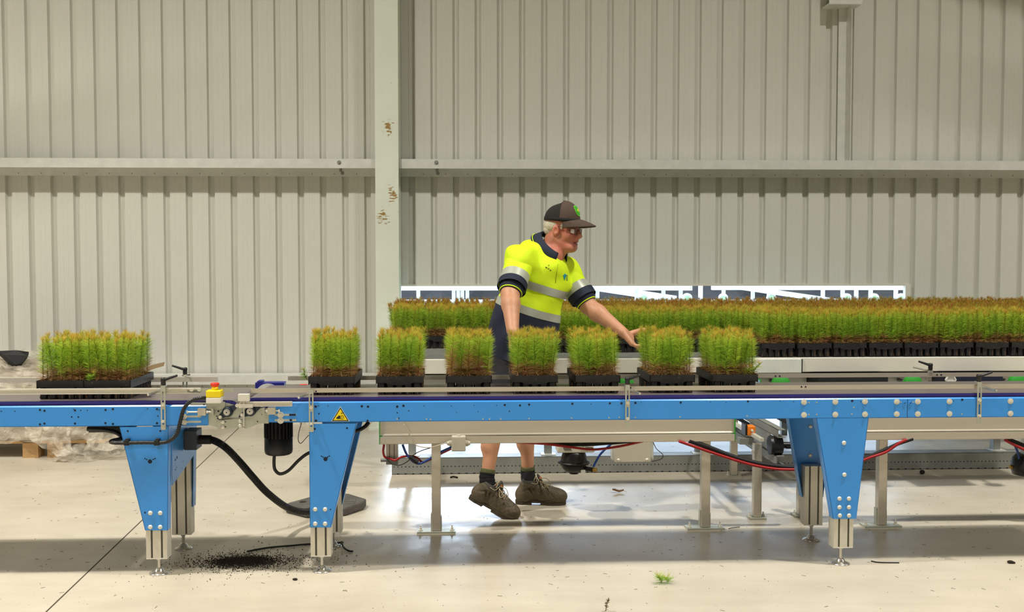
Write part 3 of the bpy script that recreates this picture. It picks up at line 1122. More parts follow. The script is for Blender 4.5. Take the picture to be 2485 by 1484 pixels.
tension(cr, 676, 640, 996, 650, 669, 648)
MB().box((C.px(637, 999, -.01)[0], -0.02, w_(1003)), (C.px(643, 999, -.01)[0], 0, w_(988))).build('lug', M['zinc'], cr)
# short guide rail with clamp, white reflector block
u0, u1 = C.px(582, 980, -0.02)[0], C.px(709, 980, -0.02)[0]
wg0, wg1 = C.px(640, 985, -0.02)[1], C.px(640, 974, -0.02)[1]
MB().box((u0, -0.026, wg0), (u1, -0.010, wg1)).box((u0, -0.030, wg1 - 0.006), (u1, -0.026, wg1)).box((u0, -0.030, wg0), (u1, -0.026, wg0 + 0.003)).build('short_guide', M['alu'], cr)
MB().box((C.px(580, 985, -.03)[0], -0.036, C.px(590, 989, -.03)[1]), (C.px(614, 985, -.03)[0], -0.028, C.px(590, 979, -.03)[1])).build('clamp_plate', M['white_alu'], cr, bevel=0.001)
bolts(cr, [(608, 984)], -0.036, hex_bolt, sc=0.9)
rb = MB().box((C.px(579, 965, -.03)[0], -0.045, C.px(590, 972, -.03)[1]), (C.px(606, 965, -.03)[0], -0.02, C.px(590, 955, -.03)[1])).build('sensor_block', M['white_alu'], cr, bevel=0.0015)
a = C.p3(592, 972, -0.03)
b = C.p3(592, 1034, -0.03)
MB().cyl(a, b, 0.004, seg=10).build('sensor_rod', M['chrome'], rb)

# guides of the right conveyor
ug0 = C.px(610, 950, 0.02)[0]
MB().box((ug0, 0.008, GH - 0.023), (UR1, 0.014, GH - 0.003)).build('side_guide', M['steel'], cr)
MB().box((C.px(700, 920, FARV)[0], FARV - 0.016, GH - 0.021), (UR1, FARV - 0.010, GH)).build('side_guide', M['steel'], cr)
mb = MB()
for x, y, v in ((767, 949, 0.008), (1530, 940, .008), (1945, 938, 0.008), (1955, 938, 0.008)):
    u, w = C.px(x, y, v)
    disc(mb, u, v, w, 0.004)
for x, y in ((1882, 912), (1892, 912), (2274, 909), (2284, 909)):
    u, w = C.px(x, y, FARV - 0.016)
    disc(mb, u, FARV - 0.016, w, 0.0045)
mb.build('guide_holes', M['hole'], cr, kind='stuff')
for x, yt, yb, lv, rd in ((755, 945, 1047, 0, -1), (1523, 936, 1034, 1, 1), (2377, 929, 1027, 1, 1)):
    bracket(cr, x, yt, yb, lever=lv, rod=rd)
uu = C.px(2256, 900, FARV)[0]
mb = MB()
mb.box((uu - 0.010, FARV - 0.004, RB), (uu + 0.010, FARV, GH + 0.004))
bfar = mb.build('guide_bracket', M['zinc'], cr)
MB().box((uu - 0.009, FARV - 0.02, GH), (uu + 0.009, FARV + 0.004, GH + 0.012)).cyl((uu, FARV, GH + 0.008), (uu - 0.06, FARV + 0.06, GH + 0.022), 0.0045, seg=8).build('clamp_block', M['chrome'], bfar)
inst(LEV[-1], 'clamp_lever', bfar, (uu, FARV - 0.008, GH + 0.012))
# legs
panel_leg(cr, [(750, 1028), (865, 1027), (803, 1279), (752, 1279)], (754, 803), 1279, 1348, 1,
          [(765, 1235), (789, 1235), (765, 1270), (789, 1270)],
          holes=[(764, 1040, .0045), (842, 1038, .0045), (790, 1113, .0095), (780, 1106, .003), (784, 1108, .003), (799, 1106, .003), (795, 1108, .003), (802, 1235, .003)])
panel_leg(cr, [(1981, 1014), (2108, 1013), (2078, 1258), (2022, 1258)], (2023, 2070), 1258, 1327, 1,
          [(2048, 1074), (2049, 1151), (2037, 1209), (2060, 1209), (2037, 1230), (2060, 1230), (2038, 1250), (2060, 1250)], etop=0.385)
bolts(cr, [(1967, 1034), (1966, 1104)], FARV - 0.003)
# warning triangle
tv = -0.0012
tri = [C.px(x, y, tv) for x, y in ((826, 987), (847, 1021), (805, 1021))]
cx, cy = sum(p[0] for p in tri) / 3, sum(p[1] for p in tri) / 3
sh = lambda k: [(cx + (a - cx) * k, cy + (b - cy) * k) for a, b in tri]
sg = MB().prism(sh(1.06), 'v', tv, 0).build('warning_sign', M['white'], cr, label='yellow triangular hand-crush warning sticker')
MB().prism(sh(0.98), 'v', tv - 0.0004, tv).build('sign_border', M['blackm'], sg)
MB().prism(sh(0.80), 'v', tv - 0.0008, tv - 0.0004).build('sign_face', M['yellow'], sg)
S = lambda x, y: C.px(x, y, tv)
mb = MB()
y0 = tv - 0.0012
mb.prism([S(816, 1013), S(823, 1007), S(827, 1010), S(825, 1012), S(828, 1014), S(822, 1016), S(816, 1015)], 'v', y0, tv - 0.0008)
cu, cw = S(830, 1012)
for k in range(16):
    a, b = 2 * math.pi * k / 16, 2 * math.pi * (k + 1) / 16
    for r0, r1 in ((0.0095, 0.0078), (0.0045, 0.0035)):
        mb.prism([(cu + r0 * math.cos(a), cw + r0 * math.sin(a)), (cu + r0 * math.cos(b), cw + r0 * math.sin(b)), (cu + r1 * math.cos(b), cw + r1 * math.sin(b)), (cu + r1 * math.cos(a), cw + r1 * math.sin(a))], 'v', y0, tv - 0.0008)
mb.prism([S(828, 1003), S(834, 999), S(834.6, 1000), S(829, 1004)], 'v', y0, tv - 0.0008)
mb.prism([S(828, 1000), S(829.2, 1000), S(829.2, 1004), S(828, 1004)], 'v', y0, tv - 0.0008)
mb.build('sign_symbol', M['blackm'], sg)
# motor
um, _ = C.px(676, 1060, 0.22)
wmt, wmb = RB + 0.05, C.px(676, 1101, 0.22)[1]
mo = MB().lathe((um, 0.22, wmb), [(0.055, 0), (0.063, 0.006), (0.066, 0.02), (0.066, 0.075), (0.062, 0.078), (0.062, wmt - wmb)], seg=28).build('drive_motor', M['black'], cr)
mb = MB()
for k in range(24):
    a = 2 * math.pi * k / 24
    mb.bar((um + 0.064 * math.cos(a), 0.22 + 0.064 * math.sin(a), wmb + 0.08), (um + 0.064 * math.cos(a), 0.22 + 0.064 * math.sin(a), wmt), 0.003, 0.006, up=(math.cos(a), math.sin(a), 0))
mb.build('cooling_fins', M['black'], mo)
MB().tube([C.p3(666, 1098, 0.2), C.p3(665, 1125, 0.2), C.p3(668, 1140, 0.2), C.p3(680, 1149, 0.2), C.p3(700, 1141, 0.2), C.p3(725, 1116, 0.2), C.p3(750, 1098, 0.2), C.p3(790, 1085, 0.2)], 0.0078, seg=10).build('motor_cable', M['black'], mo)
MB().tube([C.p3(732, 1025, 0.15), C.p3(725, 1050, 0.15), C.p3(724, 1068, 0.15), C.p3(730, 1075, 0.15), C.p3(740, 1065, 0.15), C.p3(749, 1055, 0.15)], 0.0018, seg=6).build('sensor_wire', M['blackm'], cr)
MB().tube([C.p3(850, 1046, 0.1), C.p3(868, 1044, 0.12), C.p3(885, 1035, 0.14), C.p3(894, 1025, 0.16)], 0.0095, seg=8).build('power_cable', M['black'], cr)
# blue housing behind the belt
ua, ub = C.px(622, 935, 0.53)[0], C.px(692, 935, 0.53)[0]
wa, wb2 = RBELT - 0.07, C.px(650, 926, 0.53)[1]
MB().box((ua, 0.50, wa), (ub, 0.56, wb2)).box((ua + 0.01, 0.50, wb2), (ua + 0.035, 0.56, wb2 + 0.008)).build('gearbox_housing', M['royal'], cr, bevel=0.002)
u, w = C.px(650, 960, 0.50)
MB().cyl((u, 0.496, w), (u, 0.503, w), 0.062, seg=28).build('gearbox_flange', M['galv'], cr)
u, w = C.px(735, 935, 0.53)
MB().box((u - 0.012, 0.5, w - 0.012), (u + 0.025, 0.53, w + 0.008)).build('red_switch', M['red'], cr)
# ------------------------------------------------------------------ stainless side tables behind the conveyor
CHV = 0.665


def channel(parent, u0, u1, wb, ends=(True, True)):
    mb = MB()
    mb.box((u0, CHV + 0.012, wb + 0.045), (u1, CHV + 0.016, wb + 0.16))
    mb.prism([(CHV + 0.016, wb + 0.055), (CHV + 0.004, wb + 0.047), (CHV + 0.004, wb + 0.043), (CHV + 0.016, wb + 0.043)], 'u', u0, u1)
    mb.box((u0, CHV + 0.016, wb + 0.156), (u1, CHV + 0.08, wb + 0.16))
    mb.build('side_channel', M['steel'], parent)
    MB().box((u0, CHV, wb), (u1, CHV + 0.05, wb + 0.039)).build('lower_tube', M['steel'], parent, bevel=0.002)
    for flag, u, s in ((ends[0], u0, 1), (ends[1], u1, -1)):
        if flag:
            MB().box((u - 0.002, CHV - 0.001, wb), (u + 0.002, CHV + 0.06, wb + 0.16)).box((u, CHV + 0.002, wb + 0.036), (u + s * 0.014, CHV + 0.02, wb + 0.046)).build('end_cap', M['green'], parent)


def post_leg(parent, u, v, wtop, sleeve=True, wide=0.1, hw=0.0235):
    lg = MB().box((u - hw, v - hw, 0.012), (u + hw, v + hw, wtop)).build('leg', M['steel'], parent, bevel=0.003)
    MB().box((u - wide, v - 0.04, 0), (u + wide, v + 0.04, 0.010)).build('base_plate', M['zinc'], lg)
    if sleeve:
        MB().box((u - hw - 0.005, v - 0.012, 0.01), (u - hw, v + 0.022, 0.10)).box((u + hw, v - 0.012, 0.01), (u + hw + 0.005, v + 0.022, 0.085)).build('leg_socket', M['zinc'], lg)
    mb = MB()
    for s in (-1, 1):
        mb.cyl((u + s * wide * 0.82, v, 0.01), (u + s * wide * 0.82, v, 0.014), 0.012, seg=12)
        mb.cyl((u + s * wide * 0.82, v, 0.014), (u + s * wide * 0.82, v, 0.024), 0.008, seg=6, sm=False)
        mb.cyl((u + s * wide * 0.82, v, 0.024), (u + s * wide * 0.82, v, 0.036), 0.004, seg=8)
    mb.build('anchor_bolts', M['bolt'], lg)
    return lg


WB = 0.470
ua0, ua1 = C.px(921, 1060, CHV)[0], C.px(1784, 1060, CHV)[0]
ta = thing('transfer_table', 'stainless channel frame behind the conveyor at the worker\'s shins', 'table frame', C, (ua0 + ua1) / 2, CHV + 0.3, 0)
channel(ta, ua0, ua1, WB)
for x in (1059, 1710):
    post_leg(ta, C.px(x, 1280, 0.70)[0], 0.70, WB)
# rear channel and cross members keep the frame standing
mb = MB()
for u in (ua0 + 0.02, ua1 - 0.04):
    mb.box((u, CHV + 0.02, WB + 0.10), (u + 0.03, CHV + 0.12, WB + 0.15))
mb.build('cross_members', M['steel'], ta)
# junction box with glands
u0, u1 = C.px(1096, 1070, CHV)[0], C.px(1130, 1070, CHV)[0]
w0, w1 = C.px(1110, 1091, CHV)[1], C.px(1110, 1055, CHV)[1]
jb = MB().box((u0, CHV - 0.045, w0), (u1, CHV, w1)).build('junction_box', M['cream'], ta, bevel=0.005)
wm = (w0 + w1) / 2
for ug, sg_ in ((u0, -1), (u1, 1)):
    MB().cyl((ug, CHV - 0.022, wm), (ug + sg_ * 0.012, CHV - 0.022, wm), 0.016, seg=12).cyl((ug + sg_ * 0.012, CHV - 0.022, wm), (ug + sg_ * 0.024, CHV - 0.022, wm), 0.013, 0.009, seg=12).build('cable_gland', M['cream'], jb)
MB().cyl(((u0 + u1) / 2, CHV - 0.022, w1), ((u0 + u1) / 2, CHV - 0.022, w1 + 0.004), 0.012, seg=12).build('blind_plug', M['cream'], jb)
MB().tube([C.p3(980, 1028, CHV - 0.004), C.p3(992, 1048, CHV - 0.008), C.p3(1005, 1075, CHV - 0.01), C.p3(1020, 1083, CHV - 0.012), C.p3(1045, 1085, CHV - 0.015), C.p3(1070, 1078, CHV - 0.02), C.p3(1088, 1072, CHV - 0.022)], 0.0026, seg=6).build('sensor_wire', M['wire_cream'], ta)
# pneumatic cylinder hanging at the left end with red and blue hoses
ucy = C.px(952, 1100, 0.74)[0]
wt_, wbt = WB + 0.005, C.px(952, 1124, 0.74)[1]
pc = MB().box((ucy - 0.030, 0.71, wbt + 0.03), (ucy + 0.030, 0.77, wt_)).build('air_cylinder', M['alu'], ta, bevel=0.004)
MB().box((ucy - 0.031, 0.708, wbt), (ucy + 0.031, 0.772, wbt + 0.033)).build('cylinder_head', M['galvd'], pc, bevel=0.002)
MB().cyl((ucy - 0.031, 0.73, wbt + 0.02), (ucy - 0.06, 0.73, wbt + 0.02), 0.009, seg=10).build('air_fitting', M['galvd'], pc)
mb = MB()
for dx in (-0.012, 0.012):
    mb.box((ucy + dx - 0.002, 0.7095, wbt + 0.035), (ucy + dx + 0.002, 0.7105, wt_))
mb.build('sensor_grooves', M['alu_groove'], pc)


def cable(pts, v, r, m, name, label, cat='hose', floor=False, seg=8, dv=0.0):
    q = []
    for i, p in enumerate(pts):
        vv = p[2] if len(p) > 2 else v
        q.append(C.p3(p[0], p[1], vv + dv))
    return MB().tube(q, r, seg=seg).single(name, M[m], label, cat, C, q[0][0], q[0][1], q[0][2])


cable([(932, 1078), (930, 1095), (934, 1108), (945, 1112, 0.69), (960, 1116, 0.68), (975, 1108, 0.68), (1000, 1106), (1015, 1112), (1025, 1121), (1040, 1116), (1070, 1100), (1095, 1088)], 0.70, 0.006, 'hosered', 'air_hose', 'red air hose looping beside the left leg of the channel frame')
cable([(977, 1078), (985, 1098), (995, 1112), (1005, 1121), (1020, 1124), (1040, 1114), (1070, 1096), (1096, 1084)], 0.685, 0.006, 'hoseblue', 'air_hose', 'blue air hose looping beside the left leg of the channel frame')
cable([(936, 1110), (950, 1124), (970, 1128), (990, 1118), (1005, 1102), (1025, 1092), (1045, 1086)], 0.675, 0.0024, 'blackm', 'sensor_wire', 'thin black wire looping under the left air cylinder', 'wire')
cable([(995, 1107), (1004, 1115), (1014, 1122)], 0.672, 0.012, 'blackm', 'hose_tie', 'black wrap bundling the red and blue hoses', 'hose tie')
cable([(1250, 1072), (1320, 1076), (1390, 1085), (1440, 1090), (1500, 1083), (1560, 1070)], 0.70, 0.0065, 'hosered', 'air_hose', 'dark red air hose sagging under the channel above the black pump')
cable([(1250, 1070), (1330, 1075), (1410, 1078), (1480, 1074), (1540, 1069)], 0.73, 0.010, 'blackm', 'cable_bundle', 'black cable bundle under the channel above the black pump', 'cables')
cable([(1648, 1070), (1700, 1088), (1760, 1108), (1820, 1126), (1880, 1137), (1935, 1139)], 0.655, 0.0075, 'hosered', 'air_hose', 'bright red hose sagging from the channel to the big blue leg')
cable([(1672, 1068), (1720, 1085), (1780, 1108), (1840, 1124), (1900, 1132), (1940, 1134)], 0.675, 0.013, 'blackm', 'cable_bundle', 'thick black cables sagging from the channel to the big blue leg', 'cables')
cable([(1668, 1068), (1700, 1076), (1750, 1098), (1790, 1112)], 0.70, 0.006, 'blackm', 'power_cable', 'slim black cable just above the sagging red hose', 'cable')

# pump and boxes hanging below the channel frame
PV = 0.95
u0, u1 = C.px(1350, 1085, PV)[0], C.px(1438, 1085, PV)[0]
w0, w1 = C.px(1390, 1093, PV)[1], WB + 0.03
br = thing('air_actuator', 'black round air actuator hanging under the channel frame', 'actuator', C, (u0 + u1) / 2, PV, w0 - 0.13)
MB().box((u0, PV - 0.06, w0), (u1, PV + 0.06, w0 + 0.05)).box((u0 + 0.02, CHV + 0.03, w0 + 0.04), (u0 + 0.06, PV, w0 + 0.05)).box((u1 - 0.06, CHV + 0.03, w0 + 0.04), (u1 - 0.02, PV, w0 + 0.05)).build('mounting_bracket', M['white_alu'], br, bevel=0.003)
um = C.px(1393, 1110, PV)[0]
rr = C.px(1425, 1110, PV)[0] - um
wf = C.px(1393, 1121, PV)[1]
wl = C.px(1393, 1143, PV)[1]
MB().lathe((um, PV, wf), [(rr * 1.0, 0.0), (rr * 1.0, 0.012), (rr * 0.97, 0.03), (rr * 0.88, 0.05), (rr * 0.80, w0 - wf)], seg=28).build('upper_chamber', M['black'], br)
MB().lathe((um, PV, wl), [(rr * 0.35, -0.012), (rr * 0.35, 0.0), (rr * 0.70, 0.004), (rr * 0.90, 0.022), (rr * 1.0, wf - wl)], seg=28).build('lower_chamber', M['black'], br)
MB().lathe((um, PV, wf - 0.006), [(rr * 1.02, 0), (rr * 1.22, 0.003), (rr * 1.22, 0.010), (rr * 1.02, 0.014)], seg=12).build('clamp_band', M['black'], br)
MB().cyl((um + rr * 0.8, PV - 0.03, wf - 0.03), (um + rr * 1.35, PV - 0.06, wf - 0.03), 0.013, seg=10, m=0).cyl((um + rr * 1.35, PV - 0.06, wf - 0.03), (um + rr * 1.6, PV - 0.07, wf - 0.03), 0.011, seg=8, m=1).build('hose_fitting', [M['blackm'], M['brass']], br)
MB().box((um + 0.03, PV - rr * 0.93, wf - 0.045), (um + 0.055, PV - rr * 0.86, wf - 0.03)).build('data_plate', M['galv'], br)
pe = C.p3(1440, 1132, PV - 0.07)
MB().tube([pe, C.p3(1447, 1118, PV - 0.07), C.p3(1460, 1098, PV - 0.09), C.p3(1484, 1076, PV - 0.12)], 0.0065).single('air_hose', M['hoseblue'], 'blue air hose rising from the black round actuator', 'hose', C, *pe)
BV = 1.0
u0, u1 = C.px(1492, 1095, BV)[0], C.px(1579, 1095, BV)[0]
w0 = C.px(1530, 1121, BV)[1]
cb = thing('control_cabinet', 'pale grey control box hanging under the channel frame', 'box', C, (u0 + u1) / 2, BV + 0.05, w0)
MB().box((u0, BV, w0), (u1, BV + 0.10, WB + 0.06)).build('cabinet_body', M['cream'], cb, bevel=0.003)
MB().box((u1, BV + 0.02, w0 + 0.01), (u1 + 0.02, BV + 0.08, WB + 0.06)).box((u0 - 0.012, BV + 0.02, w0 + 0.01), (u0, BV + 0.08, WB + 0.06)).build('cabinet_flanges', M['galv'], cb)
inst(bolt_dome, 'bolt', cb, (u0 + 0.02, BV, w0 + 0.012))
inst(bolt_dome, 'bolt', cb, (u1 - 0.02, BV, w0 + 0.012))
MB().tube([C.p3(1585, 1072, BV), C.p3(1593, 1088, BV), C.p3(1608, 1102, BV), C.p3(1604, 1113, BV), C.p3(1582, 1119, BV)], 0.0022, seg=6).build('loose_wire', M['blackm'], cb)

# right table
ub0, ub1 = C.px(2030, 1060, CHV)[0], 3.6
tb = thing('transfer_table', 'stainless channel frame right of the tapered blue leg', 'table frame', C, (ub0 + ub1) / 2, CHV + 0.3, 0)
channel(tb, ub0, ub1, WB, (True, False))
post_leg(tb, C.px(2137, 1270, 0.70)[0], 0.70, WB)
post_leg(tb, ub1 - 0.05, 0.70, WB)
cable([(2080, 1122), (2110, 1110), (2150, 1096), (2180, 1076), (2200, 1066)], 0.655, 0.0075, 'hosered', 'air_hose', 'red hose curving up to the right table frame from the blue leg')
cable([(2080, 1116), (2110, 1106), (2150, 1090), (2180, 1076), (2215, 1064)], 0.672, 0.010, 'blackm', 'cable_bundle', 'black cables curving up to the right table frame from the blue leg', 'cables')
cable([(2438, 1066), (2460, 1078), (2490, 1092), (2530, 1110)], 0.68, 0.008, 'hosered', 'air_hose', 'dark red hose under the right table at the picture edge')
cable([(2445, 1064), (2470, 1074), (2500, 1086), (2540, 1100)], 0.70, 0.010, 'blackm', 'cable_bundle', 'black cable under the right table at the picture edge', 'cables')
cable([(2452, 1066), (2465, 1085), (2472, 1105), (2474, 1126)], 0.72, 0.0065, 'hoseblue', 'air_hose', 'blue hose under the right table at the picture edge')
pe = C.p3(2490, 1132, 0.75)
aa = MB().lathe((pe[0], pe[1], pe[2] - 0.05), [(0.03, 0), (0.07, 0.01), (0.08, 0.05), (0.07, 0.1), (0.05, 0.12)], seg=20).single('air_actuator', M['black'], 'black air actuator cut by the right picture edge', 'actuator', C, pe[0], pe[1], pe[2] - 0.05)
MB().cyl((pe[0] - 0.065, pe[1], pe[2]), (pe[0] - 0.09, pe[1], pe[2]), 0.011, seg=8).build('hose_fitting', M['brass'], aa)
MB().box((pe[0] - 0.02, pe[1] - 0.02, pe[2] + 0.06), (pe[0] + 0.02, pe[1] + 0.02, WB + 0.05)).build('hanger', M['galv'], aa)

# ------------------------------------------------------------------ cross conveyor between both tables
xc = thing('chain_conveyor', 'galvanised chain conveyor running under the belt beside the big blue leg', 'conveyor', C, C.px(1837, 1258, 0.89)[0], 1.3, 0)


def cbeam(x0, x1, y0, y1, v0, v1, name='beam', m='galvd'):
    """C-profile running away from the camera; pixel box of its near end"""
    u0, wt = C.px(x0, y0, v0)
    u1, wb = C.px(x1, y1, v0)
    t = 0.004
    MB().box((u0, v0, wb), (u0 + t, v1, wt)).box((u0, v0, wt - t), (u1, v1, wt)).box((u0, v0, wb), (u1, v1, wb + t)).build(name, M[m], xc)


cbeam(1888, 1906, 1042, 1062, 0.80, 2.1)
cbeam(1884, 1904, 1106, 1128, 0.80, 2.1)
u0, w0 = C.px(1845, 1071, 0.82)
u1, w1 = C.px(1854, 1063, 0.82)
MB().box((u0, 0.82, w0), (u1, 2.1, w1)).build('sensor_rail', M['alu'], xc)
u0, w1 = C.px(1890, 1040, 0.80)
MB().box((u0 - 0.004, 0.95, C.px(1890, 1125, 0.8)[1]), (u0, 1.35, w1 - 0.003)).build('side_plate', M['galvd'], xc)
uo, wo = C.px(1822, 1042, 1.02)
sb = MB().box((uo - 0.022, 1.0, wo - 0.03), (uo + 0.022, 1.07, wo + 0.022)).build('orange_sensor', M['orange'], xc, bevel=0.004)
MB().cyl((uo + 0.0, 1.0, wo), (uo + 0.004, 0.985, wo - 0.004), 0.007, seg=10).build('sensor_knob', M['cream'], sb)
MB().box((uo - 0.034, 1.01, wo - 0.03), (uo - 0.022, 1.09, wo + 0.03)).build('sensor_back', M['black'], sb)
um, wm = C.px(1884, 1082, 0.83)
mm = MB().cyl((um - 0.03, 0.86, wm), (um + 0.035, 0.86, wm), 0.052, seg=24).cyl((um + 0.035, 0.86, wm), (um + 0.13, 0.86, wm), 0.018, seg=12).build('drive_sprocket', M['black'], xc)
mb = MB()
for k in range(40):
    v = 0.82 + k * 0.032
    u, w = C.px(1912, 1030, 0.80)
    mb.box((u, v, w), (u + 0.03, v + 0.018, w + 0.012))
    u, w = C.px(1912, 1090, 0.80)
    mb.box((u, v, w), (u + 0.03, v + 0.018, w + 0.012))
mb.build('chain', M['blackm'], xc, kind='stuff')
u, w = C.px(1806, 1070, 1.02)
MB().box((u - 0.03, 1.0, w - 0.015), (u + 0.05, 1.06, w + 0.02)).build('stop_block', M['galvd'], xc)
post_leg(xc, C.px(1837, 1258, 0.89)[0], 0.90, C.px(1837, 1076, 0.89)[1], sleeve=False, wide=0.045, hw=0.022)
post_leg(xc, C.px(1945, 1252, 0.93)[0], 0.94, 0.47, sleeve=False, wide=0.045, hw=0.022)
post_leg(xc, C.px(1780, 1118, 2.0)[0], 2.0, 0.62, sleeve=False, wide=0.045, hw=0.022)
u, w = C.px(1826, 1094, 0.88)
MB().cyl((u, 0.875, w), (u - 0.0, 0.862, w), 0.011, seg=6, sm=False).build('bolt', M['bolt'], xc)

# ------------------------------------------------------------------ perforated sill rail on the floor
PRV = 2.16
u0, u1 = C.px(951, 1140, PRV)[0], 4.4
pr = thing('sill_rail', 'long perforated galvanised rail lying on the floor under the bench', 'rail', C, (u0 + u1) / 2, PRV + 0.05, 0)
mb = MB().box((u0, PRV, 0.004), (u1, PRV + 0.004, 0.112)).box((u0, PRV, 0.108), (u1, PRV + 0.12, 0.112)).box((u0, PRV + 0.116, 0.004), (u1, PRV + 0.12, 0.112)).box((u0, PRV, 0.0), (u0 + 0.003, PRV + 0.12, 0.108))
u = u0 + 0.015
k = 0
while u < u1:
    mb.cyl((u, PRV, 0.052), (u, PRV - 0.0006, 0.052), 0.0042, seg=6, m=1, sm=False)
    if k % 2:
        mb.box((u - 0.007, PRV - 0.0006, 0.001), (u + 0.007, PRV, 0.008), m=1)
    u += 0.0253
    k += 1
mb.build('rail_profile', [M['galvd'], M['hole']], pr)

# ------------------------------------------------------------------ nursery bench with wire deck
BFV, BTOP, BBOT = 1.50, 0.830, 0.742
BU0, BU1, BBV = -0.72, 4.7, 3.78
bn = thing('nursery_bench', 'long pale metal bench with wire mesh deck covered in seedling trays', 'bench', C, (BU0 + BU1) / 2, (BFV + BBV) / 2, 0)
MB().box((BU0, BFV, BBOT), (BU1, BFV + 0.025, BTOP)).build('front_panel', M['white_alu'], bn, bevel=0.004)
MB().box((BU0, BBV, BBOT), (BU1, BBV + 0.025, BTOP)).build('rear_panel', M['white_alu'], bn)
MB().box((BU0, BFV, BBOT), (BU0 + 0.025, BBV, BTOP)).build('end_panel', M['white_alu'], bn)
ux0, ux1 = C.px(1700, 890, BFV)[0], C.px(1944, 890, BFV)[0]
sp = MB().box((ux0, BFV - 0.012, BBOT - 0.004), (ux1, BFV, BTOP - 0.006)).build('splice_cover', M['galv'], bn, bevel=0.004)
MB().box((ux1, BFV - 0.010, BBOT - 0.004), (ux1 + 0.006, BFV, BTOP - 0.008)).build('cover_edge', M['blackm'], sp)
mb = MB()
u = BU0 + 0.03
while u < BU1:
    mb.box((u - 0.0012, BFV + 0.02, BTOP - 0.006), (u + 0.0012, BFV + 1.2, BTOP - 0.003))
    u += 0.025
v = BFV + 0.035
while v < BFV + 1.2:
    mb.box((BU0 + 0.02, v - 0.0012, BTOP - 0.004), (BU1, v + 0.0012, BTOP - 0.001))
    v += 0.025
mb.build('wire_deck', M['galvd'], bn, kind='stuff')
for vv in (BFV + 0.5, BFV + 1.2, BFV + 1.9):
    MB().box((BU0, vv, BTOP - 0.05), (BU1, vv + 0.03, BTOP - 0.006)).build('deck_bearer', M['galvd'], bn)
for x in (1000, 1330, 1697, 2060, 2418):
    u = C.px(x, 1000, BFV + 0.75)[0]
    lg = MB().box((u - 0.025, BFV + 0.735, 0.112), (u + 0.025, BFV + 0.785, BTOP - 0.05)).build('leg', M['galvd'], bn)
    MB().box((u - 0.05, BFV + 0.70, 0.112), (u + 0.05, BFV + 0.79, 0.118)).build('base_plate', M['galv'], lg)
for u in (BU0 + 0.3, 1.0, 2.4, 3.8):
    MB().box((u - 0.025, BBV - 0.2, 0), (u + 0.025, BBV - 0.15, BTOP - 0.05)).build('leg', M['galvd'], bn)
# roller track and dark band below the bench
RTV = 1.36
rt = bn
MB().box((BU0 + 0.1, BFV + 0.03, 0.712), (4.6, BFV + 0.09, 0.742)).build('dark_beam', M['blackm'], rt)  # black beam added as the dark band along the bench underside
MB().box((BU0 + 0.1, BFV + 0.10, 0.60), (4.6, BFV + 0.12, 0.712)).build('track_panel', M['galv'], rt)
for x in (1520, 1900, 2222, 2478):
    u, w = C.px(x, 912, RTV)
    wh = MB().lathe((u, RTV + 0.02, 0.678), [(0.052, 0), (0.055, 0.004), (0.048, 0.010), (0.048, 0.030), (0.055, 0.036), (0.052, 0.04)], seg=26, axis=(0, 1, 0)).build('wheel', M['green'], rt)
    MB().cyl((u, RTV + 0.0, 0.678), (u, BFV + 0.11, 0.678), 0.012, seg=10).build('axle', M['galvd'], wh)
u0, u1 = C.px(1990, 925, RTV)[0], C.px(2160, 925, RTV)[0]
MB().box((u0, RTV + 0.03, 0.67), (u1, BFV + 0.10, 0.735)).build('drive_housing', M['blackm'], rt)
u0, u1 = C.px(2300, 920, RTV)[0], C.px(2440, 920, RTV)[0]
MB().box((u0, RTV + 0.03, 0.665), (u1, BFV + 0.10, 0.735)).build('drive_housing', mat('dark_blue_housing', rgb(22, 26, 52), 0.4), rt)
u, w = C.px(2310, 916, RTV)
MB().lathe((u, RTV + 0.02, 0.705), [(0.035, 0), (0.035, 0.01), (0.028, 0.012), (0.028, 0.004), (0.0, 0.003)], seg=6, axis=(0, -1, 0), sm=False).build('hex_flange', M['galv'], rt)
u, w = C.px(1848, 922, RTV)
MB().box((u - 0.035, RTV + 0.08, 0.665), (u + 0.015, BFV + 0.10, 0.70)).build('display', [mat('display_face', rgb(150, 190, 215), 0.3)], rt)
MB().box((u + 0.015, RTV + 0.075, 0.66), (u + 0.02, BFV + 0.10, 0.705)).build('display_edge', M['green'], rt)

# ------------------------------------------------------------------ seedlings and trays
def needle_material():
    m = bpy.data.materials.new('pine_needles')
    m.use_nodes = True
    nt = m.node_tree
    b = nt.nodes['Principled BSDF']
    at = nt.nodes.new('ShaderNodeAttribute')
    at.attribute_name = 'Col'
    oi = nt.nodes.new('ShaderNodeObjectInfo')
    hs = nt.nodes.new('ShaderNodeHueSaturation')
    mr = nt.nodes.new('ShaderNodeMapRange')
    mr.inputs['To Min'].default_value, mr.inputs['To Max'].default_value = 0.482, 0.512
    nt.links.new(oi.outputs['Random'], mr.inputs['Value'])
    nt.links.new(mr.outputs[0], hs.inputs['Hue'])
    nt.links.new(at.outputs['Color'], hs.inputs['Color'])
    nt.links.new(hs.outputs[0], b.inputs['Base Color'])
    b.inputs['Roughness'].default_value = 0.5
    b.inputs['Specular IOR Level'].default_value = 0.3
    tr = nt.nodes.new('ShaderNodeBsdfTranslucent')
    nt.links.new(hs.outputs[0], tr.inputs['Color'])
    mx = nt.nodes.new('ShaderNodeMixShader')
    mx.inputs[0].default_value = 0.38
    nt.links.new(b.outputs[0], mx.inputs[1])
    nt.links.new(tr.outputs[0], mx.inputs[2])
    nt.links.new(mx.outputs[0], nt.nodes['Material Output'].inputs['Surface'])
    return m


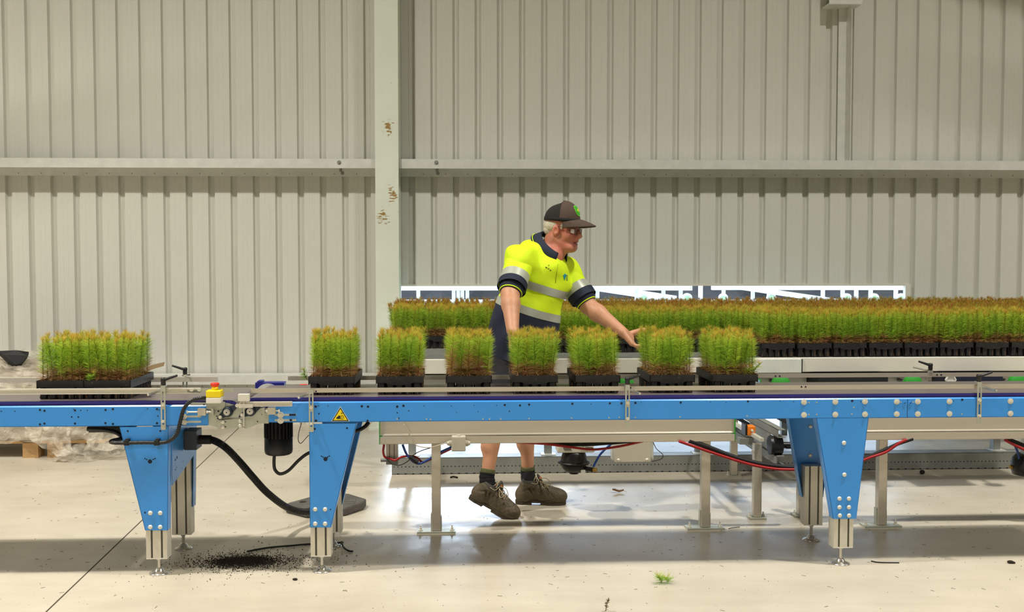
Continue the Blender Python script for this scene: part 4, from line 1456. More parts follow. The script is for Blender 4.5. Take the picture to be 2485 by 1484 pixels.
M['needle'] = needle_material()
G = np.random.default_rng(11)
lin = lambda *c: np.array(rgb(*c)[:3])
CG1, CG2, CG3 = lin(156, 192, 52), lin(200, 218, 88), lin(112, 164, 48)
CO, CY, CB1, CB2 = lin(214, 150, 66), lin(216, 206, 84), lin(158, 108, 66), lin(198, 162, 104)


def seedling_arrays(H, n, width, tint, brown, nl=0.039, ripe=0.86):
    """needle ribbons of one seedling: vertices, faces, colours"""
    V, Fc, K = [], [], []
    # stem
    sw = 0.0016
    lean = G.normal(0, 0.012, 2)
    def stem(h):
        return np.array([lean[0] * (h / H) ** 2, lean[1] * (h / H) ** 2, h])
    for i in range(5):
        h = H * 0.97 * i / 4
        c = stem(h)
        for a in range(3):
            V.append(c + np.array([math.cos(a * 2.1), math.sin(a * 2.1), 0]) * sw * (1 - 0.4 * i / 4))
            K.append(CB1 * (0.55 + 0.3 * i / 4))
    for i in range(4):
        for a in range(3):
            b = (a + 1) % 3
            Fc.append((i * 3 + a, i * 3 + b, i * 3 + 3 + b, i * 3 + 3 + a))
    az = G.uniform(0, 2 * math.pi, n)
    hh = G.uniform(0.04, 1.0, n) ** 0.85
    for i in range(n):
        f = hh[i]
        c = stem(f * H * 0.97)
        L = nl * G.uniform(0.7, 1.15) * (1.0 if f < 0.85 else 0.75)
        if f < 0.18:
            el = G.uniform(-0.9, 0.35)
        elif f > 0.9:
            el = G.uniform(0.5, 1.35)
        else:
            el = G.uniform(0.05, 0.75)
        d = np.array([math.cos(az[i]) * math.cos(el), math.sin(az[i]) * math.cos(el), math.sin(el)])
        bend = np.array([0, 0, G.uniform(-0.25, 0.35)])
        p1 = c + d * L * 0.5
        d2 = d + bend
        p2 = p1 + d2 / np.linalg.norm(d2) * L * 0.5
        s = np.cross(d, G.normal(0, 1, 3))
        s = s / (np.linalg.norm(s) + 1e-9) * width * 0.5
        b = len(V)
        V += [c - s, c + s, p1 - s * 0.9, p1 + s * 0.9, p2]
        Fc += [(b, b + 1, b + 3, b + 2), (b + 2, b + 3, b + 4)]
        r = G.uniform()
        if f < brown * (0.7 + 0.6 * r):
            base = CB1 * (1 - r) + CB2 * r
        elif f > ripe + 0.12 * G.uniform() and G.uniform() < 0.8:
            base = CO * (1 - r) + CY * r
            if ripe < 0.85:
                base = CO * (0.75 + 0.35 * r)
        else:
            base = CG1 * (1 - r) + (CG2 if G.uniform() < 0.55 else CG3) * r
            t = max(0, (f - 0.62)) * 1.1
            base = base * (1 - t) + CY * t
        base = base * tint * G.uniform(0.8, 1.15)
        tip = base * 1.12
        K += [base * 0.85, base * 0.85, base, base, tip]
    return V, Fc, K


def needle_mesh(name, parts):
    V, Fc, K = [], [], []
    for (v, f, k, off, rz, sc) in parts:
        b = len(V)
        c, s = math.cos(rz), math.sin(rz)
        a = np.array(v) * sc
        a = np.stack([a[:, 0] * c - a[:, 1] * s, a[:, 0] * s + a[:, 1] * c, a[:, 2]], 1) + np.array(off)
        V += list(a)
        Fc += [tuple(i + b for i in q) for q in f]
        K += k
    me = bpy.data.meshes.new(name)
    me.from_pydata([tuple(p) for p in V], [], Fc)
    at = me.attributes.new('Col', 'FLOAT_COLOR', 'POINT')
    arr = np.ones((len(V), 4), np.float32)
    arr[:, :3] = np.clip(np.array(K), 0, 1)
    at.data.foreach_set('color', arr.ravel())
    me.materials.append(M['needle'])
    me.polygons.foreach_set('use_smooth', [True] * len(me.polygons))
    me.update()
    return me


SEED = []
for k in range(9):
    tint = np.array([1.06, 1.06, 1.1]) * G.uniform(0.98, 1.14)
    br = (0.22, 0.28, 0.18, 0.32, 0.24, 0.38, 0.20, 0.26, 0.62)[k]
    v, f, c = seedling_arrays(0.205, 540, 0.00115, tint, br)
    SEED.append(needle_mesh('seedling', [(v, f, c, (0, 0, 0), 0, 1)]))
SMALL = needle_mesh('weed', [(*seedling_arrays(0.05, 90, 0.0014, np.array([0.95, 1.05, 0.9]), 0.05, 0.03), (0, 0, 0), 0, 1)])

TW, TD, TH = 0.212, 0.352, 0.086
NCX, NCY = 5, 8


def tray_meshes():
    mb = MB()
    t = 0.003
    # rim walls with a raised middle and stepped corners, like pressed trays
    hs = 0.036
    for (v0, v1) in ((0, t), (TD - t, TD)):
        mb.prism([(0, TH), (TW, TH), (TW, TH - hs), (TW * 0.86, TH - hs), (TW * 0.78, TH - hs + 0.010), (TW * 0.22, TH - hs + 0.010), (TW * 0.14, TH - hs), (0, TH - hs)] if v0 else
                 [(0, TH), (TW, TH), (TW, TH - hs + 0.006), (TW * 0.80, TH - hs + 0.006), (TW * 0.72, TH - hs - 0.004), (TW * 0.28, TH - hs - 0.004), (TW * 0.20, TH - hs + 0.006), (0, TH - hs + 0.006)], 'v', v0, v1)
    for u0 in (0, TW - t):
        mb.prism([(0, TH), (TD, TH), (TD, TH - hs), (0, TH - hs)], 'u', u0, u0 + t)
    body = mb.mesh('tray_rim', [M['tray']])
    mb = MB()
    px_, py_ = (TW - 0.006) / NCX, (TD - 0.006) / NCY
    for i in range(NCX):
        for j in range(NCY):
            if 0 < i < NCX - 1 and 0 < j < NCY - 1:
                continue
            cx, cy = 0.003 + px_ * (i + 0.5), 0.003 + py_ * (j + 0.5)
            mb.cyl((cx, cy, 0), (cx, cy, TH - 0.012), 0.0165, 0.0195, seg=8, caps=False, sm=False)
            mb.cyl((cx, cy, 0.004), (cx, cy, 0.0045), 0.016, seg=8, m=1, sm=False)
            for kk in range(2):
                a = rnd.uniform(0, 6.28)
                mb.bar((cx + math.cos(a) * 0.0185, cy + math.sin(a) * 0.0185, 0.004), (cx + math.cos(a) * 0.0195, cy + math.sin(a) * 0.0195, 0.004 + rnd.uniform(0.01, 0.035)), 0.002, 0.004, m=1, up=(math.cos(a), math.sin(a), 0))
    cells = mb.mesh('cell_block', [M['tray'], mat('root_plug', rgb(120, 92, 62), 0.9, var=0.4, vscale=90)])
    mb = MB().box((0.003, 0.003, TH - 0.016), (TW - 0.003, TD - 0.003, TH - 0.010))
    soil = mb.mesh('soil_surface', [M['soil']])
    return body, cells, soil


T_RIM, T_CELL, T_SOIL = tray_meshes()


def tray_thing(u, v, w, label, group, detail, fr=C, yaw=0.0, kinds=(0, 1, 2, 3, 4, 5, 6, 7), rows=NCY, hscale=1.0):
    r = thing('seedling_tray', label, 'seedling tray', fr, u, v, w, group)
    r.rotation_euler = (0, 0, fr.th + yaw)
    inst(T_RIM, 'tray_rim', r, (u, v, w))
    inst(T_CELL, 'cell_block', r, (u, v, w))
    inst(T_SOIL, 'soil_surface', r, (u, v, w))
    px_, py_ = (TW - 0.006) / NCX, (TD - 0.006) / NCY
    if detail == 'single':
        for j in range(rows):
            for i in range(NCX):
                if rnd.random() < 0.04 and j > 0:
                    continue
                s = rnd.uniform(0.93, 1.07) * hscale
                k = rnd.choice(kinds)
                inst(SEED[k], 'seedling', r, (u + 0.003 + px_ * (i + 0.5) + rnd.uniform(-.004, .004), v + 0.003 + py_ * (j + 0.5) + rnd.uniform(-.004, .004), w + TH - 0.012),
                     rot=(rnd.uniform(-.04, .04), rnd.uniform(-.04, .04), rnd.uniform(0, 6.28)), scale=(1.0, 1.0, s))
    else:
        o = inst(detail, 'seedlings', r, (u, v, w))
        o['kind'] = 'stuff'
    return r


BULK = []
for k in range(4):
    parts = []
    px_, py_ = (TW - 0.006) / NCX, (TD - 0.006) / NCY
    base = [seedling_arrays(0.205, 210, 0.0017, np.array([1, 1, 1]) * G.uniform(0.88, 1.0), 0.2, 0.038, 0.80) for _ in range(4)]
    for i in range(NCX):
        for j in range(NCY):
            v_, f_, c_ = base[int(G.integers(4))]
            parts.append((v_, f_, c_, (0.003 + px_ * (i + 0.5) + G.uniform(-.005, .005), 0.003 + py_ * (j + 0.5) + G.uniform(-.005, .005), TH - 0.012), G.uniform(0, 6.28), G.uniform(0.9, 1.08)))
    BULK.append(needle_mesh('seedlings', parts))

# trays on the conveyors
TV = 0.075
names = [
    (88, LBELT, 'left one of the two touching seedling trays on the left conveyor'),
    (201, LBELT, 'right one of the two touching seedling trays on the left conveyor'),
    (748, RBELT, 'seedling tray above the yellow warning triangle'),
    (912, RBELT, 'seedling tray on the belt in front of the steel column'),
    (1082, RBELT, 'seedling tray with orange-brown seedlings left of the worker'),
    (1243, RBELT, 'seedling tray right in front of the worker\'s hanging arm'),
    (1395, RBELT, 'seedling tray below the worker\'s outstretched forearm'),
    (1577, RBELT, 'seedling tray the worker\'s outstretched hand reaches for'),
    (1731, RBELT, 'rightmost seedling tray on the long conveyor'),
]
for i, (x, w, lab) in enumerate(names):
    u = C.px(x, 922, TV)[0]
    kk = (0, 1, 2, 3, 4, 6, 7) if i != 4 else (0, 1, 5, 8, 2, 5, 8, 3)
    t_ = tray_thing(u, TV, w, lab, 'seedling trays on the conveyors', 'single', kinds=kk, hscale=1.0)
    if i == 2:
        inst(SMALL, 'weed', t_, (u - 0.012, TV + 0.06, w + TH - 0.02), rot=(0, -0.7, 0))
    if i == 1:
        inst(SMALL, 'weed', t_, (u + 0.03, TV + 0.01, w + TH - 0.012))
    if i == 8:
        inst(SMALL, 'weed', t_, (u + TW - 0.02, TV + 0.02, w + TH - 0.012), scale=(1.3, 1.3, 1.3))
        inst(SMALL, 'weed', t_, (u + TW - 0.05, TV + 0.02, w + TH - 0.012))

# trays on the bench
ORD = ['first', 'second', 'third', 'fourth', 'fifth', 'sixth', 'seventh', 'eighth', 'ninth', 'tenth', '11th', '12th', '13th', '14th', '15th', '16th', '17th', '18th', '19th', '20th', '21st', '22nd', '23rd', '24th', '25th']
ROWN = ['front', 'second', 'third', 'fourth', 'fifth', 'back']
PU = 0.2235
for row in range(6):
    v = BFV + 0.035 + row * 0.366
    start = {0: C.px(1847, 860, v)[0], 1: C.px(1335, 850, v)[0]}.get(row, BU0 - 0.02)
    if row == 2:
        start = BU0 + 0.02
    u = start
    k = 0
    while True:
        # leave out what lies beyond the right edge of the picture
        y_c = C.W(u, v)[1]
        if C.W(u, v)[0] > 0.502 * y_c + 0.02 or u > BU1 - 0.25:
            break
        det = 'single' if row == 0 or (row == 1 and u < 1.7) or (row == 2 and u < -0.2) else BULK[rnd.randrange(4)]
        lab = 'seedling tray on the bench, %s row, %s from the left' % (ROWN[row], ORD[k])
        tray_thing(u + rnd.uniform(-.002, .002), v + rnd.uniform(-.004, .004), BTOP, lab, 'seedling trays on the bench', det, kinds=(0, 1, 2, 3, 4, 6, 7))
        u += PU
        k += 1
# ------------------------------------------------------------------ the worker: implicit surfaces turned into meshes
class Field:
    def __init__(s, lo, hi, h):
        s.lo, s.h = np.array(lo, np.float32), h
        s.n = np.ceil((np.array(hi) - np.array(lo)) / h).astype(int) + 1
        s.F = np.full(tuple(s.n), 1.0, np.float32)

    def _block(s, a, b):
        i0 = np.clip(np.floor((np.array(a) - s.lo) / s.h).astype(int), 0, s.n - 1)
        i1 = np.clip(np.ceil((np.array(b) - s.lo) / s.h).astype(int) + 1, 1, s.n)
        if np.any(i1 <= i0):
            return None, None
        ax = [s.lo[k] + s.h * np.arange(i0[k], i1[k], dtype=np.float32) for k in range(3)]
        X, Y, Z = np.meshgrid(*ax, indexing='ij', sparse=True)
        return (slice(i0[0], i1[0]), slice(i0[1], i1[1]), slice(i0[2], i1[2])), (X, Y, Z)

    def _put(s, sl, d, k, op):
        A = s.F[sl]
        if op == 'u':
            if k > 0:
                hh = np.maximum(k - np.abs(A - d), 0) / k
                s.F[sl] = np.minimum(A, d) - hh * hh * k * 0.25
            else:
                s.F[sl] = np.minimum(A, d)
        else:
            d = -d
            if k > 0:
                hh = np.maximum(k - np.abs(A - d), 0) / k
                s.F[sl] = np.maximum(A, d) + hh * hh * k * 0.25
            else:
                s.F[sl] = np.maximum(A, d)

    def cap(s, a, b, r0, r1, k=0.02, op='u'):
        a, b = np.array(a, np.float32), np.array(b, np.float32)
        m = max(r0, r1) + k + 3 * s.h
        sl, G_ = s._block(np.minimum(a, b) - m, np.maximum(a, b) + m)
        if sl is None:
            return s
        X, Y, Z = G_
        ba = b - a
        L = float(ba @ ba) + 1e-9
        t = np.clip(((X - a[0]) * ba[0] + (Y - a[1]) * ba[1] + (Z - a[2]) * ba[2]) / L, 0, 1)
        d = np.sqrt((X - a[0] - t * ba[0]) ** 2 + (Y - a[1] - t * ba[1]) ** 2 + (Z - a[2] - t * ba[2]) ** 2) - (r0 + (r1 - r0) * t)
        s._put(sl, d, k, op)
        return s

    def ell(s, c, r, B=None, k=0.02, op='u'):
        """ellipsoid; rows of B are its axes"""
        c = np.array(c, np.float32)
        B = np.eye(3) if B is None else np.array(B)
        m = max(r) + k + 3 * s.h
        sl, G_ = s._block(c - m, c + m)
        if sl is None:
            return s
        X, Y, Z = G_
        k0, k1 = 0, 0
        for i in range(3):
            q = (X - c[0]) * B[i][0] + (Y - c[1]) * B[i][1] + (Z - c[2]) * B[i][2]
            k0 = k0 + (q / r[i]) ** 2
            k1 = k1 + (q / r[i] ** 2) ** 2
        k0, k1 = np.sqrt(k0), np.sqrt(k1) + 1e-6
        s._put(sl, k0 * (k0 - 1) / k1, k, op)
        return s

    def mesh(s):
        F = s.F
        ins = F < 0
        n = s.n
        c = np.zeros(tuple(n - 1), np.int8)
        for dx in (0, 1):
            for dy in (0, 1):
                for dz in (0, 1):
                    c += ins[dx:n[0] - 1 + dx, dy:n[1] - 1 + dy, dz:n[2] - 1 + dz]
        act = np.argwhere((c > 0) & (c < 8))
        idx = np.full(tuple(n - 1), -1, np.int32)
        idx[act[:, 0], act[:, 1], act[:, 2]] = np.arange(len(act))
        acc = np.zeros((len(act), 3))
        cnt = np.zeros(len(act))
        corners = [np.array(q) for q in ((0, 0, 0), (1, 0, 0), (0, 1, 0), (1, 1, 0), (0, 0, 1), (1, 0, 1), (0, 1, 1), (1, 1, 1))]
        val = [F[act[:, 0] + q[0], act[:, 1] + q[1], act[:, 2] + q[2]] for q in corners]
        for i in range(8):
            for j in range(i + 1, 8):
                if np.abs(corners[i] - corners[j]).sum() != 1:
                    continue
                m = (val[i] < 0) != (val[j] < 0)
                t = val[i][m] / (val[i][m] - val[j][m])
                acc[m] += corners[i] + (corners[j] - corners[i]) * t[:, None]
                cnt[m] += 1
        V = (act + acc / cnt[:, None]) * s.h + s.lo
        Q = []
        for ax in range(3):
            a = [slice(None)] * 3
            b = [slice(None)] * 3
            a[ax], b[ax] = slice(0, -1), slice(1, None)
            ch = ins[tuple(a)] != ins[tuple(b)]
            e = np.argwhere(ch)
            o1, o2 = (ax + 1) % 3, (ax + 2) % 3
            e = e[(e[:, o1] > 0) & (e[:, o2] > 0) & (e[:, o1] < n[o1] - 1) & (e[:, o2] < n[o2] - 1)]
            def cell(d1, d2):
                q = e.copy()
                q[:, o1] += d1
                q[:, o2] += d2
                return idx[q[:, 0], q[:, 1], q[:, 2]]
            quad = np.stack([cell(-1, -1), cell(0, -1), cell(0, 0), cell(-1, 0)], 1)
            flip = ~ins[e[:, 0], e[:, 1], e[:, 2]]
            quad[flip] = quad[flip][:, ::-1]
            Q.append(quad)
        Q = np.concatenate(Q)
        Q = Q[(Q >= 0).all(1)]
        return V, Q


def mesh_from(name, V, Q, mats, off=(0, 0, 0), smooth=True):
    me = bpy.data.meshes.new(name)
    me.from_pydata((V - np.array(off)).tolist(), [], Q.tolist())
    for m in mats:
        me.materials.append(m)
    me.polygons.foreach_set('use_smooth', [smooth] * len(me.polygons))
    me.update()
    return me


def relax(V, Q, it=2, f=0.5):
    e = np.concatenate([Q[:, [0, 1]], Q[:, [1, 2]], Q[:, [2, 3]], Q[:, [3, 0]]])
    for _ in range(it):
        s = np.zeros_like(V)
        n = np.zeros(len(V))
        for a, b in ((0, 1), (1, 0)):
            np.add.at(s, e[:, a], V[e[:, b]])
            np.add.at(n, e[:, a], 1)
        V = V * (1 - f) + f * s / np.maximum(n, 1)[:, None]
    return V


def unit(v):
    v = np.array(v, float)
    return v / np.linalg.norm(v)


M['skin'] = mat('skin', rgb(204, 148, 114), 0.5, var=0.12, vscale=14, bump=0.1, bscale=90)
M['skinface'] = mat('skin_ruddy', rgb(206, 142, 112), 0.48, var=0.20, vscale=16, bump=0.12, bscale=90, col2=rgb(196, 106, 88))
M['hivis'] = mat('hi_vis_yellow', rgb(224, 255, 20), 0.75, var=0.05, vscale=8, bump=0.5, bscale=7)
for n_ in M['hivis'].node_tree.nodes:
    if n_.bl_idname == 'ShaderNodeBump':
        n_.inputs['Distance'].default_value = 0.02
M['navy'] = mat('navy_cloth', rgb(26, 36, 56), 0.8, bump=0.3, bscale=25)
M['reflex'] = mat('reflective_tape', rgb(186, 192, 176), 0.4, 0.1)
nt = M['reflex'].node_tree
tc = nt.nodes.new('ShaderNodeTexCoord')
wv = nt.nodes.new('ShaderNodeTexWave')
wv.inputs['Scale'].default_value = 90
mp = nt.nodes.new('ShaderNodeMapping')
mp.inputs['Rotation'].default_value = (0, R(25), 0)
nt.links.new(tc.outputs['Object'], mp.inputs[0])
nt.links.new(mp.outputs[0], wv.inputs['Vector'])
rp = nt.nodes.new('ShaderNodeValToRGB')
rp.color_ramp.elements[0].color = rgb(150, 154, 140)
rp.color_ramp.elements[1].color = rgb(205, 210, 194)
nt.links.new(wv.outputs['Fac'], rp.inputs[0])
nt.links.new(rp.outputs[0], nt.nodes['Principled BSDF'].inputs['Base Color'])
M['shorts'] = mat('dark_shorts', rgb(34, 34, 38), 0.85, bump=0.3, bscale=25)
M['capcloth'] = mat('brown_cap', rgb(78, 62, 52), 0.85, bump=0.3, bscale=60)
M['capmesh'] = mat('black_cap_mesh', rgb(36, 33, 30), 0.85, bump=0.8, bscale=200)
M['hair'] = mat('white_hair', rgb(214, 204, 186), 0.6, var=0.15, vscale=60, bump=0.5, bscale=120)
M['sock'] = mat('black_sock', rgb(13, 13, 17), 0.95, bump=0.4, bscale=60)
M['socktop'] = mat('olive_sock_cuff', rgb(86, 88, 56), 0.95, bump=0.4, bscale=80)
M['boot'] = mat('boot_leather', rgb(92, 80, 58), 0.6, var=0.25, vscale=14, bump=0.5, bscale=70)
M['boot2'] = mat('boot_collar', rgb(64, 60, 52), 0.8, bump=0.3, bscale=60)
M['sole'] = mat('boot_sole', rgb(66, 54, 38), 0.8, bump=0.3, bscale=40)
M['lace'] = mat('lace', rgb(160, 145, 115), 0.8)
M['teal'] = mat('teal_print', rgb(20, 150, 165), 0.6)
M['olivep'] = mat('olive_print', rgb(120, 150, 60), 0.6)
M['badge'] = mat('badge_green', rgb(60, 175, 40), 0.5)
M['badgey'] = mat('badge_yellow', rgb(225, 225, 40), 0.5)
M['frame'] = mat('glasses_frame', rgb(120, 55, 40), 0.35)
gl = bpy.data.materials.new('glasses_lens')
gl.use_nodes = True
b_ = gl.node_tree.nodes['Principled BSDF']
b_.inputs['Base Color'].default_value = rgb(170, 150, 140)
b_.inputs['Alpha'].default_value = 0.42
b_.inputs['Roughness'].default_value = 0.08
M['lens'] = gl
gl2 = gl.copy()
gl2.name = 'side_shield_clear'
gl2.node_tree.nodes['Principled BSDF'].inputs['Base Color'].default_value = rgb(230, 225, 220)
M['shield'] = gl2
b_.inputs['Base Color'].default_value = rgb(110, 84, 74)
b_.inputs['Alpha'].default_value = 0.7
M['eye'] = mat('eye', rgb(225, 220, 212), 0.2)
M['iris'] = mat('iris', rgb(50, 60, 70), 0.2)

# ---- joints, from pixels and distance
HEAD = P(1364, 557, 5.86)
yaw, pit = R(-22), R(5)
Rz = np.array([[math.cos(yaw), -math.sin(yaw), 0], [math.sin(yaw), math.cos(yaw), 0], [0, 0, 1]])
Ry = np.array([[math.cos(pit), 0, math.sin(pit)], [0, 1, 0], [-math.sin(pit), 0, math.cos(pit)]])
RH = Rz @ Ry
hd = lambda x, y, z: HEAD + RH @ np.array([x, y, z])
BH = RH.T                                    # rows = head axes in the world

a_up = unit(P(1322, 625, 5.86) - P(1270, 845, 5.88))
l_ax = unit(np.array([0.72, 0.69, 0.0]) - a_up * (np.array([0.72, 0.69, 0.0]) @ a_up))
f_ax = np.cross(l_ax, a_up)
if f_ax[0] < 0:
    f_ax = -f_ax
BT = np.array([f_ax, l_ax, a_up])
NSH, FSH = P(1262, 630, 5.72), P(1374, 660, 5.98)
NEL, NWR, NHA = P(1238, 714, 5.56), P(1244, 800, 5.40), P(1250, 850, 5.37)
FEL, FWR = P(1428, 742, 5.90), P(1510, 804, 5.76)
HIPC = P(1266, 868, 5.90)
NHIP, FHIP = HIPC - l_ax * 0.09, HIPC + l_ax * 0.09
NKN, FKN = P(1206, 1005, 5.76), P(1277, 1000, 5.98)
NAN, FAN = P(1181, 1160, 5.69), P(1281, 1150, 6.04)

F = Field((-0.30, 5.15, 0.05), (0.80, 6.25, 1.78), 0.0042)
# trunk inside the clothes
F.ell(P(1312, 672, 5.86), (0.115, 0.155, 0.17), BT, 0.03)
F.ell(P(1276, 770, 5.87), (0.145, 0.16, 0.19), BT, 0.05)
F.ell(HIPC, (0.12, 0.15, 0.12), BT, 0.05)
for H_, K_ in ((NHIP, NKN), (FHIP, FKN)):
    F.cap(H_, K_, 0.080, 0.056, 0.04)
for K_, A_ in ((NKN, NAN), (FKN, FAN)):
    d = A_ - K_
    back = np.array([-0.022, 0.0, 0])
    F.cap(K_, A_, 0.050, 0.034, 0.02)
    F.cap(K_ + d * 0.12 + back, K_ + d * 0.50 + back, 0.048, 0.038, 0.04)
F.cap(NAN, NAN + np.array([0.03, 0, -0.06]), 0.034, 0.03)
F.cap(FAN, FAN + np.array([0.03, 0, -0.05]), 0.034, 0.03)
# shoulders and arms
F.cap(NSH, FSH, 0.055, 0.052, 0.03)
F.cap(NSH, NEL, 0.058, 0.050, 0.02)
m_ = NEL + (NWR - NEL) * 0.28
F.cap(NEL, m_, 0.047, 0.049, 0.02).cap(m_, NWR, 0.049, 0.033, 0.02)
F.cap(FSH, FEL, 0.056, 0.047, 0.02)
m_ = FEL + (FWR - FEL) * 0.28
F.cap(FEL, m_, 0.047, 0.048, 0.02).cap(m_, FWR, 0.048, 0.029, 0.02)


def hand(F, wr, x, n, t, curl, thumb, spread=0.10):
    """x finger direction, n palm normal, t towards the thumb side"""
    x = unit(x)
    n = unit(np.array(n) - x * (np.array(n) @ x))
    t0 = np.cross(x, n)
    t = t0 if t0 @ np.array(t) > 0 else -t0
    pt = lambda a, b, c: wr + x * a + t * b + n * c
    for b in (-0.027, -0.009, 0.009, 0.027):
        F.cap(pt(0.0, b * 0.6, 0), pt(0.082, b * 1.15, 0.0), 0.0195, 0.0150, 0.012)
    F.cap(pt(0.01, 0.018, 0.006), pt(0.05, 0.032, 0.012), 0.022, 0.018, 0.012)
    for b, L, c0 in ((0.031, 0.072, 0), (0.0105, 0.080, 0.04), (-0.0105, 0.075, 0.08), (-0.030, 0.060, 0.14)):
        p = pt(0.084, b * 1.05, 0)
        ang = 0
        r = 0.0110
        for k, fr in enumerate((0.44, 0.31, 0.25)):
            ang += curl[k] + c0 * (k == 0)
            d = unit(x * math.cos(ang) + n * math.sin(ang) + t * spread * b * 20 * (k == 0) * 0.3)
            q = p + d * L * fr
            F.cap(p, q, r, r * 0.92, 0.003)
            p, r = q, r * 0.92
    p = pt(0.022, 0.030, 0.008)
    r = 0.0175
    for k, (d, L) in enumerate(zip(thumb, (0.042, 0.034, 0.027))):
        d = unit(x * d[0] + t * d[1] + n * d[2])
        q = p + d * L
        F.cap(p, q, r, r * 0.92, 0.006)
        p, r = q, r * 0.92


# near hand, lowered behind the trays; far hand, reaching out with curled fingers
hand(F, NWR + (NWR - NEL) * 0.04, (0.05, -0.10, -1), (0.85, 0.25, 0), (0.2, -1, 0), (0.35, 0.45, 0.35), ((0.6, 0.7, 0.4), (0.8, 0.35, 0.5), (0.9, 0.1, 0.45)))
hand(F, FWR + (FWR - FEL) * 0.03, (0.60, -0.22, -0.76), (0.78, -0.10, 0.60), (0.1, 1, 0.3), (0.30, 0.62, 0.40), ((0.30, 0.55, 0.85), (0.35, 0.15, 0.95), (0.45, 0.0, 0.90)))
# neck and head
NECKB = P(1334, 618, 5.86)
F.cap(hd(-0.028, 0, -0.045), NECKB, 0.062, 0.070, 0.03)
F.cap(hd(0.02, 0, -0.085), P(1346, 618, 5.83), 0.040, 0.05, 0.03)
E_ = lambda c, r, k=0.015, op='u': F.ell(hd(*c), r, BH, k, op)
E_((-0.010, 0, 0.038), (0.096, 0.076, 0.092))
E_((0.026, 0, -0.040), (0.070, 0.060, 0.074), 0.03)
E_((0.066, 0, -0.094), (0.027, 0.032, 0.024), 0.02)
for s in (-1, 1):
    F.cap(hd(-0.022, s * 0.056, -0.045), hd(0.055, s * 0.028, -0.098), 0.020, 0.020, 0.03)
    E_((0.052, s * 0.042, -0.030), (0.030, 0.026, 0.028), 0.02)
    E_((0.055, s * 0.030, -0.095), (0.030, 0.024, 0.022), 0.02)
E_((0.074, 0, 0.026), (0.020, 0.050, 0.014), 0.012)
for s in (-1, 1):
    E_((0.093, s * 0.032, 0.002), (0.014, 0.016, 0.012), 0.010, 's')
F.cap(hd(0.086, 0, 0.012), hd(0.110, 0, -0.028), 0.010, 0.0135, 0.010)
for s in (-1, 1):
    E_((0.100, s * 0.013, -0.034), (0.012, 0.009, 0.009), 0.006)
E_((0.082, 0, -0.052), (0.018, 0.030, 0.018), 0.012)
F.cap(hd(0.090, -0.016, -0.060), hd(0.090, 0.016, -0.060), 0.0075, 0.0075, 0.005)
F.cap(hd(0.087, -0.016, -0.076), hd(0.087, 0.016, -0.076), 0.0085, 0.0085, 0.006)
F.cap(hd(0.097, -0.012, -0.068), hd(0.097, 0.012, -0.068), 0.0038, 0.0038, 0.002, 's')
for s in (-1, 1):
    F.cap(hd(0.097, s * 0.010, -0.068), hd(0.080, s * 0.030, -0.070), 0.0038, 0.0035, 0.002, 's')
    F.cap(hd(0.095, s * 0.022, -0.038), hd(0.078, s * 0.036, -0.062), 0.003, 0.003, 0.006, 's')
for s in (-1, 1):
    ear = np.array([[1, 0, 0], [0, 1, 0], [0, 0, 1]])
    E_((-0.010, s * 0.080, -0.008), (0.020, 0.011, 0.032), 0.006)
    E_((-0.006, s * 0.091, -0.004), (0.010, 0.007, 0.018), 0.004, 's')
V, Q = F.mesh()
V = relax(V, Q, 1, 0.35)
GROUND = np.array([HIPC[0], HIPC[1], 0.0])
man = thing('person', 'worker in yellow hi-vis polo, cap and glasses reaching over the seedling trays', 'person', WORLD, float(GROUND[0]), float(GROUND[1]), 0)
M['lips'] = mat('lips', rgb(158, 84, 76), 0.45)
me = mesh_from('body', V, Q, [M['skin'], M['skinface'], M['lips']], GROUND)
cent = V[Q].mean(1)
lc = (cent - HEAD) @ RH
lip = (np.abs(lc[:, 2] + 0.068) < 0.008) & (np.abs(lc[:, 1]) < 0.027) & (lc[:, 0] > 0.072)
face = (cent[:, 2] > NECKB[2] - 0.05) & (np.abs(cent[:, 0] - HEAD[0]) < 0.22)
me.polygons.foreach_set('material_index', np.where(lip, 2, np.where(face, 1, 0)).tolist())
body = bpy.data.objects.new('body', me)
COL.objects.link(body)
body.parent = man
OFF_M = GROUND
del F


def add_part(name, me, parent, solid=0.0):
    o = bpy.data.objects.new(name, me)
    COL.objects.link(o)
    o.parent = parent
    if solid:
        s = o.modifiers.new('thick', 'SOLIDIFY')
        s.thickness = solid
        s.offset = 0
    return o


def cut(V, Q, name, mats, planes, inflate=0.0, parent=None, solid=0.0):
    """piece of a mesh between planes (point, normal pointing to what is kept), pushed out along normals"""
    me = mesh_from(name, V, Q, mats, GROUND)
    bm = bmesh.new()
    bm.from_mesh(me)
    bm.normal_update()
    if inflate:
        for v in bm.verts:
            v.co += v.normal * inflate
    for p, n in planes:
        bmesh.ops.bisect_plane(bm, geom=bm.verts[:] + bm.edges[:] + bm.faces[:], plane_co=tuple(np.array(p) - GROUND), plane_no=tuple(n), clear_inner=True)
    bm.to_mesh(me)
    bm.free()
    me.polygons.foreach_set('use_smooth', [True] * len(me.polygons))
    return add_part(name, me, parent, solid)


